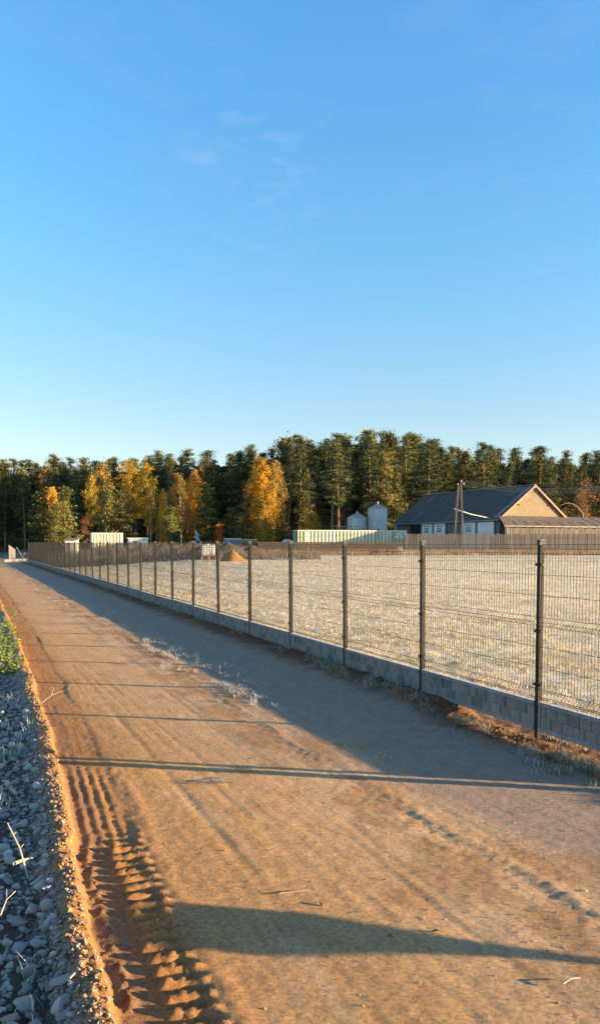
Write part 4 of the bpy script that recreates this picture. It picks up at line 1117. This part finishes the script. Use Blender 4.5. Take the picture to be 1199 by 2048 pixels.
p = at(185, 1087, 98); container('shipping_container', 'short white container with sunlit ribbed side standing among the trees at the left', (p.x, p.y, .72), R(20), 3.7, 2.35, 2.55, M_wcont, M_wend, M_wend, .37, .06)
# ---------------------------------------------------------------- silos
M_zinc = simple('galvanised_sheet', (.42, .45, .48), (.52, .55, .58), 2, .45, .35, .5, stretch=(1, 1, .3))
def silo(pa, pb, Y, eave_py, apex_py, label, pipe=False):
    px = (pa + pb) / 2; p = at(px, 1087, Y); z0 = 1.15; ze = Zh(eave_py, Y) - z0; za = Zh(apex_py, Y) - z0
    rot = R(22); a_ = (pb - pa) / F * Y / (math.cos(rot) + math.sin(rot)) / 2
    t = empty('feed_silo', (p.x, Y, z0), rot); tag(t, label, 'silo', 'feed silos beside the barn')
    ch = a_ * .22; legs = .9
    def ring(k, z):
        q = a_ * k; c = ch * k
        return [(q, -q + c, z), (q, q - c, z), (q - c, q, z), (-q + c, q, z), (-q, q - c, z), (-q, -q + c, z), (-q + c, -q, z), (q - c, -q, z)]
    def skin(mb, rings):
        vs = [[mb.bm.verts.new(v) for v in r_] for r_ in rings]
        for A_, B_ in zip(vs, vs[1:]):
            for k in range(8): mb.bm.faces.new((A_[k], A_[(k + 1) % 8], B_[(k + 1) % 8], B_[k]))
        return mb
    body = obj('tank', skin(MB(), [ring(.15, legs - .5), ring(.98, legs + .35), ring(1, legs + .36), ring(1, ze)]), M_zinc, t)
    hp = MB()
    for f in (.30, .66): skin(hp, [ring(1.002, legs + (ze - legs) * f - .03), ring(1.02, legs + (ze - legs) * f - .02), ring(1.02, legs + (ze - legs) * f + .02), ring(1.002, legs + (ze - legs) * f + .03)])
    obj('seam_band', hp, M_zinc, body)
    rf_ = obj('roof', skin(MB(), [ring(1.05, ze - .05), ring(1.05, ze), ring(.16, za - .08), ring(.14, za), ring(.02, za + .02)]), M_zinc, t)
    rb = MB()
    for q in ring(1.05, ze + .01): rb.bar(q, (q[0] * .15, q[1] * .15, za - .06), .035, .03)
    obj('roof_rib', rb, M_zinc, rf_); obj('roof_cap', MB().tube([(0, 0, za), (0, 0, za + .16), (0, 0, za + .3)], [.12, .07, .05], 8), M_zinc, rf_)
    for sx_ in (-1, 1):
        for sy_ in (-1, 1): obj('leg', MB().bar((sx_ * a_ * .9, sy_ * a_ * .9, 0), (sx_ * a_ * .9, sy_ * a_ * .9, legs + .5), .08), M_zinc, t)
    obj('inspection_box', MB().box((a_ * .72, -a_ - .12, legs + .55), (.34, .25, .42), bev=.02), M_zinc, t)
    obj('label_plate', MB().box((-a_ - .012, 0, ze - .5), (.02, .3, .34)), simple('yellow_plate', (.45, .42, .2)), t)
    if pipe: obj('fill_pipe', MB().tube([(-a_ * .92, -a_ - .1, 0), (-a_ * .92, -a_ - .1, ze + .05), (-.1, -.1, za + .02)], .06, 8), M_zinc, t)
silo(693.6, 733.8, 101, 1036, 1026, 'lower of the two pale blue-grey silos, standing left of the tall one')
silo(734.6, 775.4, 100, 1018.5, 1008, 'taller of the two pale blue-grey silos, beside the barn roof', True)
# flat rack standing behind the container
p = at(664, 1087, 96); t = empty('flat_rack', (p.x, p.y, 1.2)); tag(t, 'flat steel rack with short uprights showing above the green container', 'rack')
M_rack = simple('brown_steel', (.16, .12, .10), (.3, .25, .21), 5, .7)
Lr = X(760, 96) - p.x; zt_ = Zh(1059, 96) - 1.2
obj('deck', MB().box((Lr / 2, .9, zt_), (Lr, 1.9, .1)).box((Lr / 2, 0, zt_ - .1), (Lr, .1, .16)), M_rack, t)
mb = MB()
for k in range(9): mb.bar((Lr * k / 10, 0, zt_), (Lr * k / 10, 0, zt_ + .34), .06)
mb.bar((0, 0, zt_ + .36), (Lr * .82, 0, zt_ + .36), .07, .07).bar((Lr * .82, 0, zt_ + .36), (Lr, 0, zt_ + .06), .07, .07)
obj('rail', mb, M_brack, t)
mb = MB()
for k in (.05, .5, .95): mb.bar((Lr * k, .1, 0), (Lr * k, .1, zt_), .12).bar((Lr * k, 1.7, 0), (Lr * k, 1.7, zt_), .12)
obj('leg', mb, M_rack, t)

# ---------------------------------------------------------------- power pole and cables
M_pole = simple('concrete_pole', (.17, .135, .10), (.27, .22, .16), 3, .85, stretch=(1, 1, .3))
Yp = 81.3; pb = at(918, 1087, Yp)
pole = empty('utility_pole', (pb.x, Yp, 1.0)); tag(pole, 'leaning two-legged utility pole standing in front of the barn', 'pole')
def PL(px, py, Y=Yp): return at(px, py, Y) - pole.location
def ladder_leg(a, b, w):
    mb = MB(); d = (b - a); n_ = 15
    mb.bar(a + Vector((-w * .5, 0, 0)), b + Vector((-w * .42, 0, 0)), .055, .16); mb.bar(a + Vector((w * .5, 0, 0)), b + Vector((w * .42, 0, 0)), .055, .16)
    for i in range(n_ + 1):
        c = a + d * (i / n_); mb.box(c, (w, .14, .16 if i % 2 else .3))
    return mb
obj('leg', ladder_leg(PL(927.5, 1110), PL(921.3, 966), .11), M_pole, pole)
obj('leg', ladder_leg(PL(908.5, 1078, Yp - .1), PL(916.5, 973, Yp - .1), .11), M_pole, pole)
obj('brace', MB().bar(PL(911, 1018), PL(926, 1022), .09, .09), M_pole, pole)
obj('crossarm', MB().bar(PL(914, 972), PL(928, 969), .1, .1).bar(PL(921.5, 968), PL(921.5, 963), .06, .06), M_iron, pole)
M_ins = simple('porcelain', (.6, .58, .52), (.7, .68, .62), 4, .3)
for q in ((915, 968), (922, 962), (927, 967)): obj('insulator', MB().lathe([(.02, -.12), (.07, -.1), (.05, 0), (.07, .06), (.02, .1)], 10, PL(*q)), M_ins, pole)
M_cable = simple('aluminium_cable', (.22, .22, .22), (.3, .3, .3), 1, .6)
for i, (py0, py1) in enumerate(((963, 961), (966, 964), (969, 967.5), (971.5, 971))):
    a, b = at(921, py0, Yp), at(1330, py1, 70.0); mb = MB()
    mb.tube([a.lerp(b, k / 12) - UPV * (.7 * (1 - (2 * k / 12 - 1) ** 2)) for k in range(13)], .016, 4)
    tag(obj('overhead_cable', mb, M_cable), ['topmost', 'second highest', 'third highest', 'lowest'][i] + ' thin overhead cable running right from the utility pole', 'cable', 'cables running from the utility pole')
mb = MB().tube([at(908, 1017.5, Yp - .25), at(940, 1028, Yp + 2), L(on_roof(1.0, .985)) * 0 + bp(.9, -(HW + ov), ZE - sl * ov + .16)], .035, 6)
tag(obj('service_cable', mb, M_white), 'white service pipe slanting from the utility pole to the barn eave', 'pipe')

# ---------------------------------------------------------------- things in the yard
# IBC tote on pallets
Yi = 62.0; p = at(404, 1087, Yi); zi = gz(p.x, Yi)
M_ibc = simple('milky_plastic', (.66, .68, .68), (.76, .78, .78), 3, .5); M_cage = simple('cage_tube', (.30, .32, .34), (.4, .42, .44), 5, .45, .5)
zb = Zh(1113.5, Yi); ztp = Zh(1089, Yi)
ibc = empty('water_tote', (p.x, Yi, zb), R(14)); tag(ibc, 'white caged water tote standing on wooden pallets', 'tote')
hI = ztp - zb
obj('tank', MB().box((.52, .45, hI / 2 + .04), (.98, .9, hI - .1), bev=.06).tube([(.52, .45, hI - .02), (.52, .45, hI + .05)], .12, 10), M_ibc, ibc)
cg = MB()
for k in range(6):
    xx = .02 + k * .2; cg.bar((xx, -.02, 0), (xx, -.02, hI), .022); cg.bar((xx, .92, 0), (xx, .92, hI), .022)
for k in range(6):
    yy = -.02 + k * .188
    for xx in (.005, 1.035): cg.bar((xx, yy, 0), (xx, yy, hI), .022)
for k in range(6):
    zz = .03 + k * (hI - .06) / 5
    cg.bar((0, -.035, zz), (1.04, -.035, zz), .022); cg.bar((0, .935, zz), (1.04, .935, zz), .022); cg.bar((-.01, -.03, zz), (-.01, .93, zz), .022); cg.bar((1.05, -.03, zz), (1.05, .93, zz), .022)
obj('cage', cg, M_cage, ibc)
obj('valve', MB().tube([(1.03, .45, .1), (1.16, .45, .08)], .05, 8), M_clamp, ibc)
M_pal = simple('pallet_wood', (.22, .14, .09), (.36, .24, .15), 5, .9)
def pallet(loc, rz, label, Lx=1.2, Wd=1.0):
    t = empty('pallet', loc, rz); tag(t, label, 'pallet', 'wooden pallets under the water tote')
    mb = MB()
    for k in range(7): mb.box((Lx * (k + .5) / 7, Wd / 2, .133), (Lx / 7 - .035, Wd, .022))
    obj('deck_boards', mb, M_pal, t)
    mb = MB()
    for yy in (.05, Wd / 2, Wd - .05):
        mb.box((Lx / 2, yy, .011), (Lx, .1, .02))
        for xx in (.07, Lx / 2, Lx - .07): mb.box((xx, yy, .072), (.14, .1, .098))
    obj('runners', mb, M_pal, t); return t
hp = (zb - zi) / .145
k = 0; z = zb - .147
while z > zi - .1 and k < 5:
    pallet((p.x - .12 + random.uniform(-.08, .08), Yi - .04, z), R(14) + random.uniform(-.05, .05), ['topmost pallet directly under the white water tote', 'second pallet from the top of the stack under the tote', 'third pallet from the top of the stack under the tote', 'fourth pallet from the top of the stack under the tote', 'lowest pallet of the stack under the tote'][k])
    z -= .147; k += 1
# earth heap, dark face to the left, sunlit sand to the right
def heap(name, label, cx, cy, pts, mat_, seed, cat):
    """pts: list of (dx, dy, height, radius) cones"""
    n_ = 60; gx = np.linspace(-4, 4, n_); gy = np.linspace(-2.6, 2.6, n_); GX, GY = np.meshgrid(gx, gy, indexing='ij'); Zz = np.full_like(GX, -.4)
    for dx, dy, hh, rr in pts: Zz = np.maximum(Zz, hh * (1 - np.hypot(GX - dx, GY - dy) / rr) )
    Zz = Zz + .10 * fbm(GX * 2, GY * 2, seed, 4, .6) * (Zz > -.35)
    idx = np.arange(n_ * n_).reshape(n_, n_); f = np.stack([idx[:-1, :-1].ravel(), idx[1:, :-1].ravel(), idx[1:, 1:].ravel(), idx[:-1, 1:].ravel()], 1)
    me = np_mesh(name, np.stack([GX.ravel(), GY.ravel(), Zz.ravel()], 1), [f], None, False)
    o = obj(name, me, mat_); o.location = (cx, cy, gz(cx, cy)); return tag(o, label, cat)
M_sand = simple('heap_sand', (.30, .155, .06), (.40, .22, .09), 3, .95, bump=.6, bscale=14)
Yh = 60
heap('sand_heap', 'orange heap of sand with a sunlit slope right of the water tote', X(468, Yh), Yh, [(-.05, 0, .9, .85), (-.4, .2, .75, .7), (.25, .1, .5, .8)], M_sand, 81, 'heap')
M_earth = simple('dark_earth', (.09, .075, .06), (.15, .12, .09), 3, .95, bump=.6, bscale=14)
heap('earth_heap', 'grey earth heap overgrown with weeds behind the sand heap', X(455, 66), 66.5, [(-2, 0, 1.2, 2.2), (0, 0, 1.35, 2.6), (2, .3, 1.1, 2.0)], M_earth, 82, 'heap')
heap('earth_heap', 'long low earth bank behind the tote at the left', X(340, 70), 72, [(-3, 0, .9, 2.4), (-1, .3, 1.1, 2.4), (1.2, 0, 1.0, 2.6), (3, 0, .7, 2)], M_earth, 83, 'heap')
# cream concrete blocks lying in front of the plank fence
M_cblock = simple('cream_block', (.52, .45, .33), (.62, .55, .42), 3, .9)
for (pa, pb, Y, lab) in ((804.5, 841, 75, 'left cream concrete block lying before the plank fence'), (846, 887, 75.4, 'right cream concrete block lying before the plank fence')):
    a = at(pa, 1087, Y); b = at(pb, 1087, Y); zg = gz(a.x, Y); zt2 = Zh(1103, Y)
    o = obj('concrete_block', MB().box(((b.x - a.x) / 2, .4, (zt2 - zg) / 2), (b.x - a.x, .8, zt2 - zg + .1), bev=.03).box(((b.x - a.x) * .5, .4, zt2 - zg + .02), ((b.x - a.x) * .3, .25, .08)), M_cblock); o.location = (a.x, Y, zg); tag(o, lab, 'block', 'cream concrete blocks')
# dark tarpaulin-covered pile left of the blocks
M_tarp = simple('dark_tarp', (.05, .055, .065), (.11, .115, .13), 3, .6)
o = heap('tarp_pile', 'low pile under a dark sheet in front of the board fence', X(772, 76), 76, [(-.9, 0, .35, 1.1), (.2, 0, .42, 1.2), (1.0, 0, .36, 1.0)], M_tarp, 84, 'pile')
o = obj('concrete_block', MB().box((.3, .3, .32), (.55, .5, .68), bev=.04).box((.3, .3, .70), (.3, .3, .06), bev=.01), simple('grey_block', (.3, .31, .32), (.4, .41, .42), 4)); o.location = (X(793, 75.2), 75.2, gz(X(793, 75.2), 75.2)); tag(o, 'small grey concrete block at the left end of the cream blocks', 'block')
# sheds at the left
def shed(label, pa, pb, pyt, Y, mwall, mroof, rz=.2, door=True, dpt=2.2):
    a = at(pa, 1087, Y); w_ = X(pb, Y) - a.x; zg = gz(a.x, Y); h = Zh(pyt, Y) - zg
    t = empty('shed', (a.x, Y, zg), rz); tag(t, label, 'shed')
    obj('wall', MB().box((w_ / 2, dpt / 2, h * .47), (w_, dpt, h * .94)), mwall, t)
    obj('roof', MB().poly([(-.15, -.2, h * .90), (w_ + .15, -.2, h * .90), (w_ + .15, dpt + .15, h), (-.15, dpt + .15, h)], (0, 0, .08)), mroof, t)
    if door: obj('door', MB().box((w_ * .3, -.02, h * .42), (w_ * .22, .05, h * .72), bev=.01), M_trim, t)
shed('small white shed with a brown roof left of the white container', 131, 153, 1077, 94, M_white, M_rack, .15)
shed('low white cabin right of the white container', 260, 296, 1076, 100, M_wend, M_wend, .3, True, 2.4)
# pale blue slanted chute
M_blue = simple('pale_blue_paint', (.16, .26, .42), (.24, .34, .5), 3, .5)
Y = 99; t = empty('loading_chute', (X(394, Y), Y, 0.9)); tag(t, 'pale blue slanted metal chute pointing up behind the earth bank', 'chute')
q = lambda px, py: at(px, py, Y) - t.location
obj('chute_plate', MB().poly([q(393, 1090), q(402, 1090), q(394.5, 1064), q(390, 1061)], (0, .5, 0)), M_blue, t)
obj('hopper', MB().poly([q(380, 1093), q(404, 1093), q(401, 1081), q(382, 1083)], (0, 1.2, 0)), M_blue, t)
# blue truck
Y = 96; x0, x1 = X(447, Y), X(482, Y); t = empty('truck', (x0, Y, 1.1), .05); tag(t, 'blue truck cab with a pale roof parked behind the sand heap', 'truck')
wT = x1 - x0; hT = Zh(1076, Y) - 1.1
M_tb = simple('truck_blue', (.08, .18, .30), (.12, .24, .38), 3, .45); M_tyre = simple('tyre_rubber', (.02, .02, .02), (.035, .035, .035), 8, .85)
obj('body', MB().box((wT / 2, 1, hT * .5), (wT, 2, hT * .62), bev=.06), M_tb, t)
obj('cab_roof', MB().box((wT * .52, 1, hT * .93), (wT * .98, 1.9, hT * .09), bev=.04), M_wend, t)
obj('window', MB().box((wT * .52, 1, hT * .83), (wT * .85, 1.94, hT * .14)), M_glass, t)
for xx in (.2, .8):
    wl = obj('wheel', MB().tube([(wT * xx, -.02, .35), (wT * xx, .25, .35)], .35, 14), M_tyre, t); obj('rim', MB().tube([(wT * xx, -.035, .35), (wT * xx, .0, .35)], .19, 12), M_wend, wl)
# flat trailer
x0, x1 = X(474, 93), X(516, 93); t = empty('trailer', (x0, 93, 1.05), 0); tag(t, 'flat trailer with rusty side boards right of the blue truck', 'trailer')
wT = x1 - x0; zT = Zh(1083, 93) - 1.05
M_rust = simple('rusty_board', (.24, .12, .07), (.36, .2, .12), 4, .8)
obj('bed', MB().box((wT / 2, 1, zT - .15), (wT, 2, .1)), M_rack, t); obj('side_board', MB().box((wT / 2, 0, zT + .03), (wT, .05, .26)), M_rust, t)
obj('load', MB().box((wT * .6, 1, zT + .22), (wT * .62, 1.6, .12), bev=.03).box((wT * .25, 1, zT + .14), (wT * .4, 1.4, .14), bev=.03), M_creamf, t)
for xx in (.25, .75):
    wl = obj('wheel', MB().tube([(wT * xx, -.02, .32), (wT * xx, .2, .32)], .32, 14), M_tyre, t); obj('rim', MB().tube([(wT * xx, -.035, .32), (wT * xx, 0, .32)], .17, 12), M_wend, wl)
# white water tank
Y = 92; t = empty('water_tank', (X(565, Y), Y, 1.0)); tag(t, 'rounded white tank at the left end of the green container', 'tank')
r_ = .42; Lw = X(583, Y) - X(565, Y); zc = Zh(1079.5, Y) - 1.0 - r_ + .05
pr = [(0, .0), (r_ * .6, .03), (r_ * .9, .12), (r_, .28), (r_, Lw - .28), (r_ * .9, Lw - .12), (r_ * .6, Lw - .03), (0, Lw)]
mb = MB().lathe([(max(.001, a), b) for a, b in pr], 20); bmesh.ops.rotate(mb.bm, verts=mb.bm.verts, cent=(0, 0, 0), matrix=Matrix.Rotation(PI / 2, 3, 'Y')); bmesh.ops.translate(mb.bm, verts=mb.bm.verts, vec=(0, 0, zc))
obj('vessel', mb.mesh('vessel', True), M_white, t)
obj('cradle', MB().box((Lw * .25, 0, (zc - r_) / 2 + .05), (.12, .7, zc - r_ + .2)).box((Lw * .75, 0, (zc - r_) / 2 + .05), (.12, .7, zc - r_ + .2)), M_rack, t)
# items beyond the far end of the fence: lit hoarding panel, beam
Y = 92; a = at(18, 1087, Y); zg = gz(a.x, Y)
t = empty('gate_leaf', (a.x, Y, zg)); tag(t, 'pale leaning fence gate beyond the far end of the road', 'gate')
M_pale = simple('pale_board', (.52, .46, .40), (.62, .56, .5), 3, .85, stretch=(6, 6, .3))
hG = Zh(1090, Y) - zg; w1 = X(30, Y) - a.x
mb = MB()
for k in range(6): mb.box((w1 * (k + .5) / 6, .25 * k / 6, hG * .5 - .05 * k), (w1 / 6 - .02, .03, hG * (1 - .05 * k)))
obj('boards', mb, M_pale, t)
obj('brace', MB().bar((w1 + .1, .3, hG * .85), (w1 + .9, .3, .1), .06).bar((w1 + .85, .3, 0), (w1 + 1.0, .3, hG * .5), .05).bar((w1 + .1, .32, hG * .4), (w1 + 1.4, .32, hG * .42), .04), M_brack, t)
Y = 80; a = at(8, 1087, Y); b = at(51, 1087, Y + 1); zg = gz(a.x, Y)
tag(obj('timber_beam', MB().bar(Vector((a.x, Y, zg + .14)), Vector((b.x, Y + 1, zg + .2)), .3, .26, bev=.03), M_stick), 'pale timber beam lying across the road at the far end of the fence', 'beam')
# bent pale branch right of the gable
c = [at(*q) for q in ((1120, 1011, 104), (1132, 1006, 104), (1145, 1008, 104), (1156, 1016, 104), (1165, 1027, 104))]
tag(obj('fallen_branch', MB().tube(c + [at(1172, 1080, 104)], [.04, .06, .07, .07, .07, .08], 6), M_brack), 'pale bent branch arching down at the right of the gable', 'branch')

# ---------------------------------------------------------------- light, sky, camera
w = bpy.data.worlds.new('World'); scene.world = w; w.use_nodes = True
nt = w.node_tree; bg = nt.nodes['Background']
sk = nt.nodes.new('ShaderNodeTexSky'); sk.sky_type = 'NISHITA'; sk.sun_disc = False
sk.sun_elevation = SUN_EL; sk.sun_rotation = math.atan2(SUNV.x, SUNV.y); sk.altitude = 150; sk.air_density = 1.0; sk.dust_density = .3; sk.ozone_density = 2.0
SKY_STR = .15
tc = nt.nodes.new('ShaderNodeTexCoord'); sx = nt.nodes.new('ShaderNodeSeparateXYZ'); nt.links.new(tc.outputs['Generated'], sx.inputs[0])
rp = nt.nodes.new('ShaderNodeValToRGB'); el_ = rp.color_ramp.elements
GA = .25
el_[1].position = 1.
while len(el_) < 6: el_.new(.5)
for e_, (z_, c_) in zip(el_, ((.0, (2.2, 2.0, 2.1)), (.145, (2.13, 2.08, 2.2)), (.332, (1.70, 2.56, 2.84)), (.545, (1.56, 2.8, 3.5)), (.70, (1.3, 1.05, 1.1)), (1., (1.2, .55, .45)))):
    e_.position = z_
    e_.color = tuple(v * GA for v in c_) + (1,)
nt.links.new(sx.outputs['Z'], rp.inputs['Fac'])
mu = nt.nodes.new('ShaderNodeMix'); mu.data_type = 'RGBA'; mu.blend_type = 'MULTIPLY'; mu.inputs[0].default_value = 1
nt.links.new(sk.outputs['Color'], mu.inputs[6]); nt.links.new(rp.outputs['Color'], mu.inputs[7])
nz = nt.nodes.new('ShaderNodeTexNoise'); mp = nt.nodes.new('ShaderNodeMapping'); mp.inputs['Scale'].default_value = (3.2, 3.2, 9.0); mp.inputs['Rotation'].default_value = (0, .5, 0)
nt.links.new(tc.outputs['Generated'], mp.inputs['Vector']); nt.links.new(mp.outputs['Vector'], nz.inputs['Vector']); nz.inputs['Scale'].default_value = 1.6; nz.inputs['Detail'].default_value = 7; nz.inputs['Roughness'].default_value = .55; nz.inputs['Distortion'].default_value = .6
cr = nt.nodes.new('ShaderNodeMapRange'); cr.inputs['From Min'].default_value = .56; cr.inputs['From Max'].default_value = .85; cr.inputs['To Max'].default_value = .16; nt.links.new(nz.outputs['Fac'], cr.inputs['Value'])
cd = ray(500, 365).normalized()
dn = nt.nodes.new('ShaderNodeVectorMath'); dn.operation = 'DISTANCE'; dn.inputs[1].default_value = cd; nt.links.new(tc.outputs['Generated'], dn.inputs[0])
fo = nt.nodes.new('ShaderNodeMapRange'); fo.inputs['From Min'].default_value = .02; fo.inputs['From Max'].default_value = .13; fo.inputs['To Min'].default_value = .3; fo.inputs['To Max'].default_value = 0; fo.interpolation_type = 'SMOOTHSTEP'; nt.links.new(dn.outputs['Value'], fo.inputs['Value'])
n3 = nt.nodes.new('ShaderNodeTexNoise'); n3.inputs['Scale'].default_value = 7; n3.inputs['Detail'].default_value = 6; nt.links.new(mp.outputs['Vector'], n3.inputs['Vector'])
n4 = nt.nodes.new('ShaderNodeMapRange'); n4.inputs['From Min'].default_value = .5; n4.inputs['From Max'].default_value = .8; nt.links.new(n3.outputs['Fac'], n4.inputs['Value'])
m5 = nt.nodes.new('ShaderNodeMath'); m5.operation = 'MULTIPLY_ADD'; nt.links.new(fo.outputs['Result'], m5.inputs[0]); nt.links.new(n4.outputs['Result'], m5.inputs[1]); nt.links.new(cr.outputs['Result'], m5.inputs[2])
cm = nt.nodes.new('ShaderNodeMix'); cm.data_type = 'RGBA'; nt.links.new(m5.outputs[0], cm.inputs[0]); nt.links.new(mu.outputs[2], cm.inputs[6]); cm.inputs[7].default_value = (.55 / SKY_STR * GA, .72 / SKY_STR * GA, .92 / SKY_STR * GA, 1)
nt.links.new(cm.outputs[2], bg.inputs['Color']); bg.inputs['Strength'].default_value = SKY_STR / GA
sun = bpy.data.lights.new('sun', 'SUN'); sun.energy = 16; sun.angle = R(.5); sun.color = (1, .68, .36)
so = bpy.data.objects.new('sun', sun); link(so); so.rotation_euler = SUNV.to_track_quat('Z', 'Y').to_euler(); so.location = (60, -20, 40)
cam = bpy.data.cameras.new('camera'); co = bpy.data.objects.new('camera', cam); link(co)
cam.sensor_fit = 'VERTICAL'; cam.sensor_height = 36; cam.lens = F / 2048 * 36; cam.shift_y = (CY - 1024) / 2048
cam.clip_start = .05; cam.clip_end = 3000
co.location = (0, 0, EYE); co.rotation_euler = (PI / 2 - PITCH, 0, 0)
scene.camera = co
scene.view_settings.view_transform = 'Standard'; scene.view_settings.look = 'None'; scene.view_settings.exposure = 0
